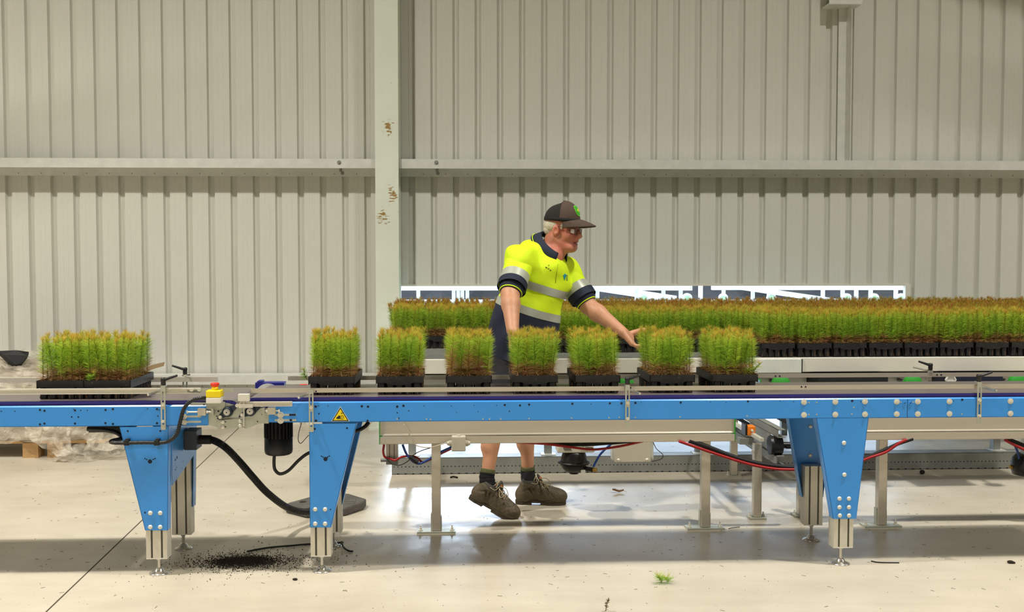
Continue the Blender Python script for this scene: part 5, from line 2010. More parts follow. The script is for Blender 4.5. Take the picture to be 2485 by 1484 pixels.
# ---- shirt
S = Field((-0.26, 5.45, 0.72), (0.42, 6.20, 1.62), 0.0055)
S.ell(P(1268, 805, 5.88), (0.185, 0.205, 0.20), BT, 0.05)
S.ell(P(1283, 745, 5.87), (0.178, 0.195, 0.18), BT, 0.06)
S.ell(P(1312, 675, 5.86), (0.150, 0.185, 0.17), BT, 0.06)
S.cap(P(1266, 880, 5.90) - l_ax * 0.06, P(1266, 880, 5.90) + l_ax * 0.06, 0.145, 0.145, 0.06)
S.cap(NSH, FSH, 0.083, 0.074, 0.05)
S.ell(P(1300, 612, 5.87), (0.085, 0.11, 0.08), BT, 0.05)
S.cap(P(1296, 612, 5.83), NSH + np.array([0.01, 0.02, 0.0]), 0.046, 0.076, 0.03)
S.cap(NSH, NSH + (NEL - NSH) * 0.45, 0.082, 0.062, 0.04)
S.cap(FSH, FSH + (FEL - FSH) * 0.40, 0.077, 0.058, 0.05)
RC = P(1338, 598, 5.85)                     # collar ring
back_front = unit(np.array([0.60, -0.50, -0.75]))
ring_l = unit(l_ax - back_front * (l_ax @ back_front))
ring_n = np.cross(ring_l, back_front)
if ring_n[2] < 0:
    ring_n = -ring_n
S.cap(RC + ring_n * 0.01, RC + ring_n * 0.16, 0.068, 0.09, 0.01, 's')
S.cap(RC + back_front * 0.07 + f_ax * 0.015, RC + back_front * 0.135 + f_ax * 0.02, 0.022, 0.008, 0.008, 's')
# creases
ax = [S.lo[k] + S.h * np.arange(S.n[k]) for k in range(3)]
X, Y, Z = np.meshgrid(*ax, indexing='ij', sparse=True)
S.F += (0.0055 * np.sin(26 * X + 17 * Z + 3 * np.sin(9 * Z)) * np.sin(21 * Y - 14 * Z) + 0.004 * np.sin(34 * Z - 30 * X + 8 * Y)).astype(np.float32)
SV, SQ = S.mesh()
SV = relax(SV, SQ, 1, 0.4)
hem = (P(1266, 872, 5.9), a_up)
shirt = cut(SV, SQ, 'shirt', [M['hivis']], [hem], parent=man)
def tplane(x, y, s=1):
    return (P(x, y, 5.72), a_up * s)
nb = unit(a_up + np.array([0.09, 0, 0]))
b2hi, b2lo = P(1300, 750, 5.70), P(1297, 769, 5.70)
cut(SV, SQ, 'reflective_band', [M['reflex']], [(b2hi, -nb), (b2lo, nb)], 0.0025, shirt)
b1hi, b1lo = P(1327, 695, 5.70), P(1322, 714, 5.70)
cut(SV, SQ, 'reflective_band', [M['reflex']], [(b1hi, -nb), (b1lo, nb)], 0.0025, shirt)
cut(SV, SQ, 'navy_hem', [M['navy']], [(b2lo, -nb), hem], 0.0012, shirt)


def sleeve(sh, el, r0, r1, t_end, t_band, name):
    d = unit(el - sh)
    L = np.linalg.norm(el - sh)
    f = Field(np.minimum(sh, el) - 0.15, np.maximum(sh, el) + 0.15, 0.0055)
    f.cap(sh, sh + d * L * (t_end + 0.25), r0, r1, 0)
    ax = [f.lo[k] + f.h * np.arange(f.n[k]) for k in range(3)]
    X, Y, Z = np.meshgrid(*ax, indexing='ij', sparse=True)
    f.F += (0.004 * np.sin(30 * X - 22 * Z + 10 * Y) * np.sin(18 * Z + 14 * X)).astype(np.float32)
    V, Q = f.mesh()
    V = relax(V, Q, 1, 0.4)
    e = sh + d * L * t_end
    sl = cut(V, Q, name, [M['hivis']], [(e - d * 0.012, -d)], parent=shirt, solid=0.003)
    bb = sh + d * L * t_band[0]
    bc = sh + d * L * t_band[1]
    cut(V, Q, 'reflective_band', [M['reflex']], [(bb, d), (bc, -d)], 0.0025, shirt)
    cut(V, Q, 'sleeve_cuff', [M['navy']], [(bc, d), (e, -d)], 0.004, shirt, solid=0.004)
    return V, Q, d, e


NV, NQ, nd, ne = sleeve(NSH, NEL, 0.076, 0.077, 0.84, (0.46, 0.68), 'sleeve')
FV, FQ, fd, fe = sleeve(FSH + (FEL - FSH) * 0.02, FEL + (FEL - FSH) * 0.05, 0.074, 0.072, 0.76, (0.38, 0.58), 'sleeve')
# rolled inner cuffs with yellow piping
for e, d, r in ((ne, nd, 0.067), (fe, fd, 0.064)):
    add_part('inner_cuff', MB().lathe(e - GROUND, [(r, -0.03), (r + 0.003, 0.0), (r * 0.93, 0.026), (r * 0.88, 0.030)], seg=24, axis=d).mesh('inner_cuff', [M['navy']]), shirt)
    add_part('cuff_piping', MB().lathe(e - GROUND, [(r * 0.935, 0.022), (r * 0.96, 0.025), (r * 0.93, 0.0285)], seg=24, axis=d).mesh('cuff_piping', [M['hivis']]), shirt)
# collar
vs, fs, pv = [], [], []
N = 30
for i in range(N + 1):
    ph = R(-152 + 304 * i / N)
    c_, s_ = math.cos(ph), math.sin(ph)
    inn = RC + ring_l * 0.078 * s_ - back_front * 0.088 * c_
    out = unit(ring_l * s_ - back_front * c_)
    wide = 0.048 + 0.022 * max(0, -c_) ** 2
    top = inn + ring_n * 0.024 + out * 0.002
    fold = inn + ring_n * 0.026 + out * 0.010
    low = inn - ring_n * (wide * 0.55) + out * (0.020 + wide * 0.42)
    vs += [inn - GROUND, top - GROUND, fold - GROUND, low - GROUND]
    pv.append(low * 0.80 + fold * 0.20 + out * 0.003 - GROUND)
for i in range(N):
    for k in range(3):
        fs.append((i * 4 + k, i * 4 + k + 1, i * 4 + 5 + k, i * 4 + 4 + k))
col_ = add_part('collar', MB().add(vs, fs, 0, True).mesh('collar', [M['navy']]), shirt, 0.004)
add_part('collar_piping', MB().tube(pv, 0.0022, seg=6, n=2).mesh('collar_piping', [M['hivis']]), col_)

# prints lie on the cloth: find the cloth under the pixel
from mathutils.bvhtree import BVHTree
bvh = BVHTree.FromPolygons([tuple(p) for p in SV], [tuple(map(int, q)) for q in SQ])


def on_cloth(x, y, up=0.003):
    hit = bvh.ray_cast(Vector(EYE), Vector(ray(x, y)).normalized())
    if hit[0] is None:
        return P(x, y, 5.7) - GROUND
    p = np.array(hit[0]) - ray(x, y) / np.linalg.norm(ray(x, y)) * up
    return p - GROUND


def print_patch(name, polys, m):
    mb = MB()
    for poly in polys:
        mb.add([on_cloth(x, y) for x, y in poly], [tuple(range(len(poly) - 1, -1, -1))])
    add_part(name, mb.mesh(name, [m]), shirt, 0.001)


print_patch('chest_emblem', [[(1371, 663), (1366, 669), (1371, 672)], [(1372, 664), (1375, 668), (1372, 674), (1370, 680), (1368, 672)]], M['teal'])
print_patch('emblem_lettering', [[(1374, y), (1378, y + 1), (1378, y + 2.5), (1374, y + 1.5)] for y in (666, 669, 672, 675, 678)], M['olivep'])
print_patch('chest_lettering', [[(1324, 647), (1328.5, 648.5), (1328, 650), (1323.5, 648.5)], [(1330, 650), (1333, 651), (1333, 652.5), (1330, 651.5)], [(1334.5, 653.5), (1338, 655), (1338, 656.5), (1334.5, 655)], [(1330.5, 643), (1332, 642), (1333, 644), (1331, 644.5)]], M['navy'])
pl = [on_cloth(x, y, 0.002) for x, y in ((1354, 640), (1352, 655), (1350, 670), (1348, 686))]
add_part('placket_seam', MB().tube(pl, 0.0016, seg=5, n=3).mesh('placket_seam', [mat('seam_shade', rgb(150, 175, 20), 0.9)]), shirt)

# ---- shorts
H_ = Field((-0.35, 5.5, 0.50), (0.35, 6.3, 1.10), 0.008)
H_.ell(HIPC, (0.155, 0.185, 0.15), BT, 0.04)
for a, b in ((NHIP, NKN), (FHIP, FKN)):
    H_.cap(a, a + (b - a) * 0.85, 0.108, 0.092, 0.04)
V, Q = H_.mesh()
add_part('shorts', mesh_from('shorts', relax(V, Q, 2), Q, [M['shorts']], GROUND), man)


# ---- boots
def boot_meshes():
    f = Field((-0.17, -0.075, 0.012), (0.20, 0.075, 0.21), 0.0045)
    I = np.eye(3)
    f.ell((0.105, 0, 0.048), (0.062, 0.048, 0.046), I, 0.02)
    f.ell((0.03, 0.0, 0.055), (0.090, 0.043, 0.050), I, 0.03)
    f.ell((-0.085, 0, 0.055), (0.055, 0.040, 0.055), I, 0.03)
    f.cap((0.045, 0, 0.070), (-0.045, 0, 0.108), 0.036, 0.044, 0.03)
    f.cap((-0.065, 0, 0.07), (-0.058, 0, 0.112), 0.044, 0.047, 0.03)
    f.cap((-0.052, 0, 0.118), (-0.05, 0, 0.19), 0.036, 0.040, 0.004, 's')
    f.cap((0.0, 0, -0.02), (0.0, 0, -0.02), 0.0001, 0.0001, 0)
    # stitched panels as shallow furrows
    for k in range(6):
        x = 0.095 - k * 0.024
        for s in (-1, 1):
            f.cap((x, s * 0.0505, 0.038), (x - 0.030, s * 0.0445, 0.075 + k * 0.006), 0.0042, 0.0042, 0.004, 's')
    f.cap((-0.11, -0.045, 0.07), (-0.05, -0.052, 0.10), 0.005, 0.005, 0.004, 's')
    V, Q = f.mesh()
    V = relax(V, Q, 1, 0.4)
    up = mesh_from('boot_upper', V, Q, [M['boot'], M['boot2']])
    cz = V[Q].mean(1)
    up.polygons.foreach_set('material_index', [1 if (c[2] > 0.118 + 0.25 * max(0, -0.03 - c[0])) else 0 for c in cz])
    out = []
    for k in range(40):
        t = 2 * math.pi * k / 40
        x = 0.149 * math.cos(t) + 0.010
        w = 0.042 + 0.012 * max(0, math.cos(t)) - 0.006 * (abs(x + 0.02) < 0.06)
        out.append((x, w * math.copysign(abs(math.sin(t)) ** 0.7, math.sin(t))))
    mb = MB()
    mb.prism(out, 'w', 0.012, 0.027)
    heel = [p for p in out if p[0] < -0.045] 
    mb.prism([(-0.045, 0.036)] + [p for p in out if p[0] < -0.045 and p[1] >= 0] + [p for p in out if p[0] < -0.045 and p[1] < 0] + [(-0.045, -0.036)], 'w', 0.0, 0.014)
    fr_ = [(math.copysign(1, 1) * x, y) for x, y in out if x > 0.005]
    a = sorted([p for p in fr_ if p[1] >= 0], key=lambda p: p[0])
    b = sorted([p for p in fr_ if p[1] < 0], key=lambda p: -p[0])
    mb.prism(a + b, 'w', 0.0, 0.014)
    # toe bumper
    mb.prism([(x * 1.0, y) for x, y in a + b if x > 0.06], 'w', 0.027, 0.040)
    sole = mb.mesh('sole', [M['sole']])
    mb = MB()
    for k in range(5):
        x, z = 0.072 - k * 0.022, 0.098 + k * 0.013
        mb.tube([(x + 0.004, -0.034, z - 0.012), (x, -0.015, z + 0.004), (x - 0.006, 0.012, z + 0.010), (x - 0.01, 0.034, z - 0.006)], 0.0026, seg=6, n=3)
        mb.tube([(x - 0.012, -0.036, z - 0.006), (x - 0.004, 0.0, z + 0.009), (x + 0.004, 0.034, z - 0.012)], 0.0026, seg=6, n=3)
    mb.tube([(0.0, -0.02, 0.142), (0.03, -0.05, 0.135), (0.05, -0.062, 0.125), (0.03, -0.055, 0.11), (0.005, -0.03, 0.14)], 0.0024, seg=6, n=5)
    mb.tube([(0.0, -0.02, 0.150), (0.04, -0.035, 0.16), (0.065, -0.045, 0.14), (0.07, -0.05, 0.11)], 0.0024, seg=6, n=5)
    mb.tube([(0.0, -0.02, 0.150), (-0.01, -0.055, 0.13), (-0.04, -0.06, 0.135)], 0.0024, seg=6, n=5)
    lace = mb.mesh('laces', [M['lace']])
    tg = MB()
    tg.ell((0.004, 0, 0.152), (0.009, 0.024, 0.030), rot=np.array([[0.85, 0, -0.5], [0, 1, 0], [0.5, 0, 0.85]]))
    tg.cyl((0.006, -0.014, 0.156), (0.0105, -0.0195, 0.157), 0.008, seg=14, m=1)
    tongue = tg.mesh('tongue', [M['boot2'], mat('tongue_logo', rgb(190, 110, 60), 0.6)])
    return up, sole, lace, tongue


UP, SOLE, LACE, TONG = boot_meshes()


def boot(pos, yaw, pitch, label):
    o = add_part('boot', UP, man)
    o.location = tuple(np.array(pos) - GROUND)
    o.rotation_euler = (0, pitch, yaw)
    o['label'] = label
    for nm, m in (('sole', SOLE), ('laces', LACE), ('tongue', TONG)):
        q = add_part(nm, m, o)
        if nm == 'sole':
            bv = q.modifiers.new('bevel', 'BEVEL')
            bv.width, bv.segments = 0.005, 2
    return o


ph = R(24)
ball = PG(1222, 1257)
# rotate about the ball of the foot so that the toe stays on the floor
off = np.array([0.085 * math.cos(ph), 0, -0.085 * math.sin(ph)])
yw = R(-16)
off = np.array([off[0] * math.cos(yw), off[0] * math.sin(yw), off[2]])
bp_n = np.array([ball[0], ball[1] + 0.02, 0.004]) - off
boot(bp_n, yw, ph, 'near boot with lifted heel')
hl = PG(1308, 1224)
bp_f = np.array([hl[0], hl[1] + 0.02, 0.0])
boot(bp_f, R(-4), 0, 'far boot flat on the floor')


def sock(bp, yw, ph, ank, kn):
    c, s = math.cos(ph), math.sin(ph)
    lx, lz = -0.055, 0.095
    q = np.array([lx * c + lz * s, 0, -lx * s + lz * c])
    a = np.array(bp) + np.array([q[0] * math.cos(yw), q[0] * math.sin(yw), q[2]])
    d = unit(ank - a)
    top = ank + unit(kn - ank) * 0.025
    L1 = np.linalg.norm(ank - a)
    pts = [a, a + d * L1 * 0.5, ank, top]
    so = add_part('sock', MB().tube([p - GROUND for p in pts], lambda t: 0.0455 - 0.004 * t + 0.0015 * math.sin(t * 30), seg=20, n=6).mesh('sock', [M['sock']]), man)
    k = unit(kn - ank)
    add_part('sock_cuff', MB().lathe(top - GROUND, [(0.042, -0.004), (0.0425, 0.0), (0.0415, 0.016), (0.0395, 0.02), (0.036, 0.018)], seg=20, axis=k).mesh('sock_cuff', [M['socktop']]), so)


sock(bp_n, yw, ph, NAN + (NKN - NAN) * 0.02, NKN)
sock(bp_f, R(-4), 0, FAN + (FKN - FAN) * 0.02, FKN)

# ---- head gear, hair, glasses (head axes)
def head_part(name, mb_or_me, mats, parent=man, solid=0.0):
    me = mb_or_me
    if isinstance(mb_or_me, MB):
        mb_or_me.v = [tuple(hd(*p) - GROUND) for p in mb_or_me.v]
        me = mb_or_me.mesh(name, mats)
    return add_part(name, me, parent, solid)


def dome(x0, x1, cz, rz, rx, ry, cx, zmin=0.0):
    """part of the cap crown between head x0..x1"""
    mb = MB()
    nu, nv = 96, 16
    V_, F_ = [], []
    for j in range(nv + 1):
        e = math.pi / 2 * j / nv
        for i in range(nu):
            t = 2 * math.pi * i / nu
            z = math.sin(e)
            sq = 1.0 if z < 0.0 else 1.0
            rr = math.cos(e) ** 0.8
            fx = 1.0 + 0.04 * max(0, math.cos(t)) * (1 - z)
            V_.append((cx + rx * rr * math.cos(t) * fx, ry * rr * math.sin(t), cz + rz * z + 0.012 * z * math.cos(t)))
    for j in range(nv):
        for i in range(nu):
            k = (i + 1) % nu
            xc = sum(V_[q][0] for q in (j * nu + i, j * nu + k, (j + 1) * nu + i, (j + 1) * nu + k)) / 4
            tm = 2 * math.pi * (i + 0.5) / nu
            if (math.cos(tm) > 0.10) == (x1 >= 1):
                F_.append((j * nu + i, j * nu + k, (j + 1) * nu + k, (j + 1) * nu + i))
    return mb.add(V_, F_, 0, True)


CZ, CRZ, CRX, CRY, CCX = 0.052, 0.100, 0.101, 0.086, -0.006
cap_ = head_part('cap', dome(-1, 0.012, CZ, CRZ, CRX, CRY, CCX), [M['capmesh']], man, 0.003)
head_part('front_panel', dome(0.012, 1, CZ, CRZ, CRX, CRY, CCX), [M['capcloth']], cap_, 0.004)
mb = MB()
nu = 40
ringp = [(CCX + (CRX + 0.002) * math.cos(2 * math.pi * i / nu) * (1 + 0.04 * max(0, math.cos(2 * math.pi * i / nu))), (CRY + 0.002) * math.sin(2 * math.pi * i / nu)) for i in range(nu)]
V_ = [(x, y, CZ - 0.006) for x, y in ringp] + [(x, y, CZ + 0.014) for x, y in ringp]
mb.add(V_, [(i, (i + 1) % nu, nu + (i + 1) % nu, nu + i) for i in range(nu)], 0, True)
head_part('cap_band', mb, [mat('cap_band_black', rgb(22, 20, 19), 0.9)], cap_, 0.002)
mb = MB()
ns, ntt = 8, 20
V_ = []
for i in range(ns + 1):
    s_ = i / ns
    for j in range(ntt + 1):
        t = -1 + 2 * j / ntt
        xb = CCX + CRX * 1.02 * math.sqrt(max(0, 1 - (0.93 * t) ** 2))
        ext = 0.100 * (1 - abs(t) ** 2.6)
        V_.append((xb + s_ * ext, (0.080 + 0.004 * s_) * t, CZ + 0.012 - 0.030 * s_ ** 1.5 * (1 - 0.4 * t * t) - 0.036 * t * t * (0.5 + 0.5 * s_)))
mb.add(V_, [(i * (ntt + 1) + j, (i + 1) * (ntt + 1) + j, (i + 1) * (ntt + 1) + j + 1, i * (ntt + 1) + j + 1) for i in range(ns) for j in range(ntt)], 0, True)
head_part('brim', mb, [M['capcloth']], cap_, 0.005)
mb = MB()
mb.ell((CCX, 0, CZ + CRZ + 0.002), (0.008, 0.008, 0.004))
head_part('cap_button', mb, [M['capmesh']], cap_)
# badge on the front panel
def crown_pt(t, e, up):
    z = math.sin(e)
    rr = math.cos(e) ** 0.8
    fx = 1.0 + 0.04 * max(0, math.cos(t)) * (1 - z)
    n = unit([math.cos(t) * math.cos(e) / CRX, math.sin(t) * math.cos(e) / CRY, z / CRZ])
    return np.array((CCX + CRX * rr * math.cos(t) * fx, CRY * rr * math.sin(t), CZ + CRZ * z + 0.012 * z * math.cos(t))) + n * up


def badge(name, st, se, m, up, shape):
    mb = MB()
    pts = [crown_pt(R(-4) + st * a, R(33) + se * b, up) for a, b in shape]
    c0 = crown_pt(R(-4), R(33), up)
    n = len(pts)
    mb.add([c0] + pts, [(0, 1 + i, 1 + (i + 1) % n) for i in range(n)])
    head_part(name, mb, [m], cap_, 0.001)


shield = [(-1, 0.85), (-0.5, 1), (0.5, 1), (1, 0.85), (1, -0.2), (0.75, -0.75), (0.3, -1), (-0.3, -1), (-0.75, -0.75), (-1, -0.2)]
badge('badge_border', 0.34, 0.30, mat('badge_lime', rgb(130, 220, 60), 0.5), 0.004, shield)
badge('badge_field', 0.29, 0.255, M['badge'], 0.0052, shield)
badge('badge_mark', 0.14, 0.12, M['badgey'], 0.0064, [(-1, -0.2), (-0.6, 0.5), (0.2, 0.4), (0.9, 1), (0.7, 0.0), (0.9, -0.9), (0.2, -0.3), (-0.5, -0.9)])

mb = MB()
mb.ell((-0.024, 0, 0.022), (0.087, 0.0785, 0.058), seg=24, rings=14)
mb.ell((0.020, -0.070, 0.020), (0.009, 0.004, 0.020), seg=10)
mb.ell((0.020, 0.070, 0.020), (0.009, 0.004, 0.020), seg=10)
mb.ell((-0.062, 0, -0.006), (0.045, 0.058, 0.042), seg=20)
head_part('hair', mb, [M['hair']])
mb = MB()
for s in (-1, 1):
    mb.tube([(-0.016, s * 0.082, 0.016), (0.03, s * 0.079, 0.016), (0.098, s * 0.062, 0.010)], 0.0024, seg=6, n=4)
for s in (-1, 1):
    loop = [(0.1005 - 0.004 * abs(math.cos(a)), s * 0.036 + 0.026 * math.cos(a), -0.006 + 0.0175 * math.copysign(abs(math.sin(a)) ** 0.7, math.sin(a))) for a in [2 * math.pi * k / 20 for k in range(21)]]
    mb.tube(loop, 0.0016, seg=6, n=2)
mb.tube([(0.1015, -0.011, 0.000), (0.106, 0, 0.004), (0.1015, 0.011, 0.000)], 0.0017, seg=6, n=4)
gs = head_part('glasses', mb, [M['frame']])
for s in (-1, 1):
    mb = MB()
    mb.add([(0.1005 - 0.004 * abs(math.cos(a)), s * 0.036 + 0.025 * math.cos(a), -0.006 + 0.0168 * math.copysign(abs(math.sin(a)) ** 0.7, math.sin(a))) for a in [2 * math.pi * k / 20 for k in range(20)]], [tuple(range(20))])
    head_part('lens', mb, [M['lens']], gs)
    mb = MB()
    mb.ell((0.078, s * 0.032, 0.001), (0.0125, 0.0125, 0.0125), seg=14)
    mb.ell((0.0885, s * 0.031, 0.000), (0.003, 0.006, 0.006), seg=10, m=1)
    head_part('eye', mb, [M['eye'], M['iris']])
    mb = MB()
    mb.tube([(0.076, s * 0.052, 0.018), (0.086, s * 0.036, 0.024), (0.090, s * 0.018, 0.022)], 0.0030, seg=6, n=4)
    head_part('eyebrow', mb, [M['hair']])
    mb = MB()
    mb.add([(0.096, s * 0.0625, 0.008), (0.074, s * 0.070, 0.008), (0.076, s * 0.070, -0.012), (0.094, s * 0.0625, -0.018)], [(0, 1, 2, 3)])
    head_part('side_shield', mb, [M['shield']], gs, 0.001)
# ------------------------------------------------------------------ loose things on the floor
def film_material():
    m = bpy.data.materials.new('plastic_film')
    m.use_nodes = True
    nt = m.node_tree
    b = nt.nodes['Principled BSDF']
    b.inputs['Base Color'].default_value = rgb(222, 212, 192)
    b.inputs['Roughness'].default_value = 0.10
    b.inputs['Specular IOR Level'].default_value = 0.9
    tr = nt.nodes.new('ShaderNodeBsdfTransparent')
    mx = nt.nodes.new('ShaderNodeMixShader')
    tc = nt.nodes.new('ShaderNodeTexCoord')
    n = nt.nodes.new('ShaderNodeTexNoise')
    n.inputs['Scale'].default_value = 9
    n.inputs['Detail'].default_value = 6
    nt.links.new(tc.outputs['Object'], n.inputs['Vector'])
    r = nt.nodes.new('ShaderNodeMapRange')
    r.inputs['From Min'].default_value, r.inputs['From Max'].default_value = 0.35, 0.65
    r.inputs['To Min'].default_value, r.inputs['To Max'].default_value = 0.15, 0.70
    nt.links.new(n.outputs['Fac'], r.inputs['Value'])
    nt.links.new(r.outputs[0], mx.inputs[0])
    n2 = nt.nodes.new('ShaderNodeTexNoise')
    n2.inputs['Scale'].default_value = 22
    n2.inputs['Detail'].default_value = 5
    nt.links.new(tc.outputs['Object'], n2.inputs['Vector'])
    bp = nt.nodes.new('ShaderNodeBump')
    bp.inputs['Strength'].default_value = 0.9
    bp.inputs['Distance'].default_value = 0.03
    nt.links.new(n2.outputs['Fac'], bp.inputs['Height'])
    nt.links.new(bp.outputs[0], b.inputs['Normal'])
    nt.links.new(tr.outputs[0], mx.inputs[1])
    nt.links.new(b.outputs[0], mx.inputs[2])
    nt.links.new(mx.outputs[0], nt.nodes['Material Output'].inputs['Surface'])
    return m


M['film'] = film_material()
from mathutils import noise as mnoise


def crumpled(rows, amp, freq, n=24, m=40, seed=0.0):
    """rows: list of polylines (local points) lofted into a crumpled sheet"""
    rows = [smooth_path(r, 6) for r in rows]
    def at(r, t):
        x = t * (len(r) - 1)
        i = min(int(x), len(r) - 2)
        return r[i] * (1 - (x - i)) + r[i + 1] * (x - i)
    grid = []
    for j in range(n + 1):
        y = j / n * (len(rows) - 1)
        a = min(int(y), len(rows) - 2)
        fy = y - a
        fy = fy * fy * (3 - 2 * fy)
        line = []
        for i in range(m + 1):
            p = at(rows[a], i / m) * (1 - fy) + at(rows[a + 1], i / m) * fy
            q = Vector(p) * freq + Vector((seed, seed * 2, 0))
            d = mnoise.noise_vector(q) * amp + mnoise.noise_vector(q * 2.7) * amp * 0.5
            ridge = abs(mnoise.noise(q * 1.6)) * amp
            line.append((p[0] + d.x, p[1] + d.y - ridge, max(p[2] + d.z, 0.004)))
        grid.append(line)
    mb = MB()
    mb.add([p for l in grid for p in l], [(j * (m + 1) + i, j * (m + 1) + i + 1, (j + 1) * (m + 1) + i + 1, (j + 1) * (m + 1) + i) for j in range(n) for i in range(m)], 0, True)
    return mb


# wrapped pallet at the left, behind the conveyor
PAV = 2.86
pu1 = C.px(252, 1080, PAV)[0]
pa = thing('pallet', 'wooden pallet under the plastic-wrapped stack at left', 'pallet', C, pu1 - 0.6, PAV + 0.5, 0)
ptop = C.px(80, 1070, PAV)[1]
for k in range(5):
    v = PAV + 0.02 + k * 0.22
    MB().box((pu1 - 1.5, v, ptop - 0.02), (pu1, v + 0.12, ptop)).build('deck_board', M['wood'], pa)
for u in (C.px(72, 1080, PAV)[0], pu1 - 1.4, pu1 - 0.35):
    for v in (PAV + 0.01, PAV + 0.5, PAV + 0.9):
        MB().box((u - 0.055, v, 0.0), (u + 0.055, v + 0.12, ptop - 0.02)).build('block', M['wood'], pa)
pt = ptop
M['stackgrey'] = mat('wrapped_goods', rgb(168, 156, 136), 0.35, var=0.30, vscale=10, stretch=(0.4, 1, 6), bump=0.8, bscale=14)
st = thing('wrapped_stack', 'stack wrapped in clear plastic on the pallet at left', 'wrapped stack', C, pu1 - 0.7, PAV + 0.5, pt)
rows = []
for (dv, w) in ((0.0, pt), (0.0, pt + 0.14), (0.02, pt + 0.3), (0.1, pt + 0.42), (0.3, pt + 0.47), (0.8, pt + 0.45)):
    rows.append([(pu1 - 1.6, PAV + 0.03 + dv, w), (pu1 - 1.0, PAV + 0.02 + dv, w + (0.10 if w > pt + .3 else 0)), (pu1 - 0.5, PAV + 0.02 + dv, w + (0.04 if w > pt + .3 else 0)), (pu1 - 0.06, PAV + 0.05 + dv, w), (pu1 + 0.0, PAV + 0.3 + dv, w), (pu1 - 0.0, PAV + 0.9 + dv * .2, w)])
crumpled(rows, 0.03, 7, 30, 60, 3).build('goods', M['stackgrey'], st)
rows2 = [[(a, b - 0.035, c + (0.03 if c > pt + .3 else 0)) for a, b, c in r] for r in rows]
crumpled(rows2, 0.045, 6, 34, 70, 9).build('stretch_film', M['film'], st)
# lumps of film on top, black sheet, cardboard
q = C.p3(30, 890, PAV + 0.25)
lump = [[(q[0] - 0.5, q[1] - .05, q[2] - .12), (q[0] - .1, q[1] - .1, q[2] - .10), (q[0] + .25, q[1] - .1, q[2] - .14), (q[0] + 0.6, q[1], q[2] - .16)],
        [(q[0] - 0.5, q[1] + .02, q[2] + .06), (q[0] - .12, q[1] - .02, q[2] + .03), (q[0] + .2, q[1] - .02, q[2] - .02), (q[0] + 0.6, q[1] + .05, q[2] - .08)],
        [(q[0] - 0.5, q[1] + .2, q[2] + .10), (q[0] - .1, q[1] + .2, q[2] + .02), (q[0] + .2, q[1] + .2, q[2] + .0), (q[0] + 0.6, q[1] + .2, q[2] - .06)]]
crumpled(lump, 0.05, 6, 24, 50, 5).build('loose_film', M['film'], st)
f = [C.p3(x, y, v) for x, y, v in ((-5, 851, 3.02), (40, 849, 3.06), (70, 853, 3.1), (66, 862, 3.06), (52, 880, 2.98), (38, 884, 2.96), (20, 876, 2.96), (5, 860, 3.0))]
mb = MB().add(f, [tuple(range(7, -1, -1))])
o = mb.build('black_sheet', M['blackm'], st)
s_ = o.modifiers.new('thick', 'SOLIDIFY')
s_.thickness = 0.03
f = [C.p3(x, y, PAV + 0.1) for x, y in ((352, 892), (372, 884), (399, 878), (396, 888), (378, 893), (360, 899))]
o = MB().add(f, [tuple(range(5, -1, -1))]).build('cardboard_scrap', M['cardboard'], st)
o.modifiers.new('thick', 'SOLIDIFY').thickness = 0.01
# film tail that droops from the stack to the floor
tv = PAV - 0.06
tail = [[C.p3(x, y, tv) for x, y in ((55, 1036), (95, 1033), (130, 1033), (170, 1034))],
        [C.p3(x, y, tv - .02) for x, y in ((75, 1062), (105, 1060), (140, 1060), (175, 1058))],
        [C.p3(x, y, tv - .06) for x, y in ((110, 1086), (130, 1088), (155, 1088), (180, 1080))],
        [C.p3(x, y, tv - .10) for x, y in ((126, 1100), (140, 1106), (160, 1106), (182, 1098))]]
tail.append([(C.fl(x, y)[0], C.fl(x, y)[1], 0.03) for x, y in ((122, 1112), (140, 1118), (165, 1120), (190, 1114))])
ft = crumpled(tail, 0.035, 9, 36, 30, 21).single('plastic_film', M['film'], 'clear plastic film drooping from the wrapped stack to the floor', 'plastic film', C, *tail[0][0])
heap = [[(C.fl(x, y)[0], C.fl(x, y)[1], 0.01) for x, y in ((125, 1118), (170, 1122), (230, 1118), (285, 1104), (304, 1090))],
        [(C.fl(x, y)[0], C.fl(x, y)[1], w) for x, y, w in ((130, 1112, .05), (175, 1112, .08), (230, 1106, .08), (280, 1094, .08), (304, 1084, .06))],
        [(C.fl(x, y)[0], C.fl(x, y)[1], w) for x, y, w in ((140, 1100, .05), (190, 1100, .10), (235, 1094, .12), (275, 1086, .14), (300, 1076, .10))]]
crumpled(heap, 0.035, 9, 20, 44, 33).single('plastic_film', M['film'], 'crumpled clear plastic film lying on the floor behind the left leg', 'plastic film', C, *heap[0][2])
flap = [[C.p3(x, y, PAV - .03) for x, y in ((232, 1036), (250, 1046), (285, 1050), (300, 1058))],
        [C.p3(x, y, PAV - .06) for x, y in ((215, 1066), (235, 1070), (262, 1070), (298, 1072))],
        [C.p3(x, y, PAV - .12) for x, y in ((200, 1090), (225, 1092), (262, 1090), (300, 1086))]]
crumpled(flap, 0.03, 9, 20, 24, 41).single('plastic_film', M['film'], 'slanting flap of clear film at the end of the wrapped stack', 'plastic film', C, *flap[2][0])

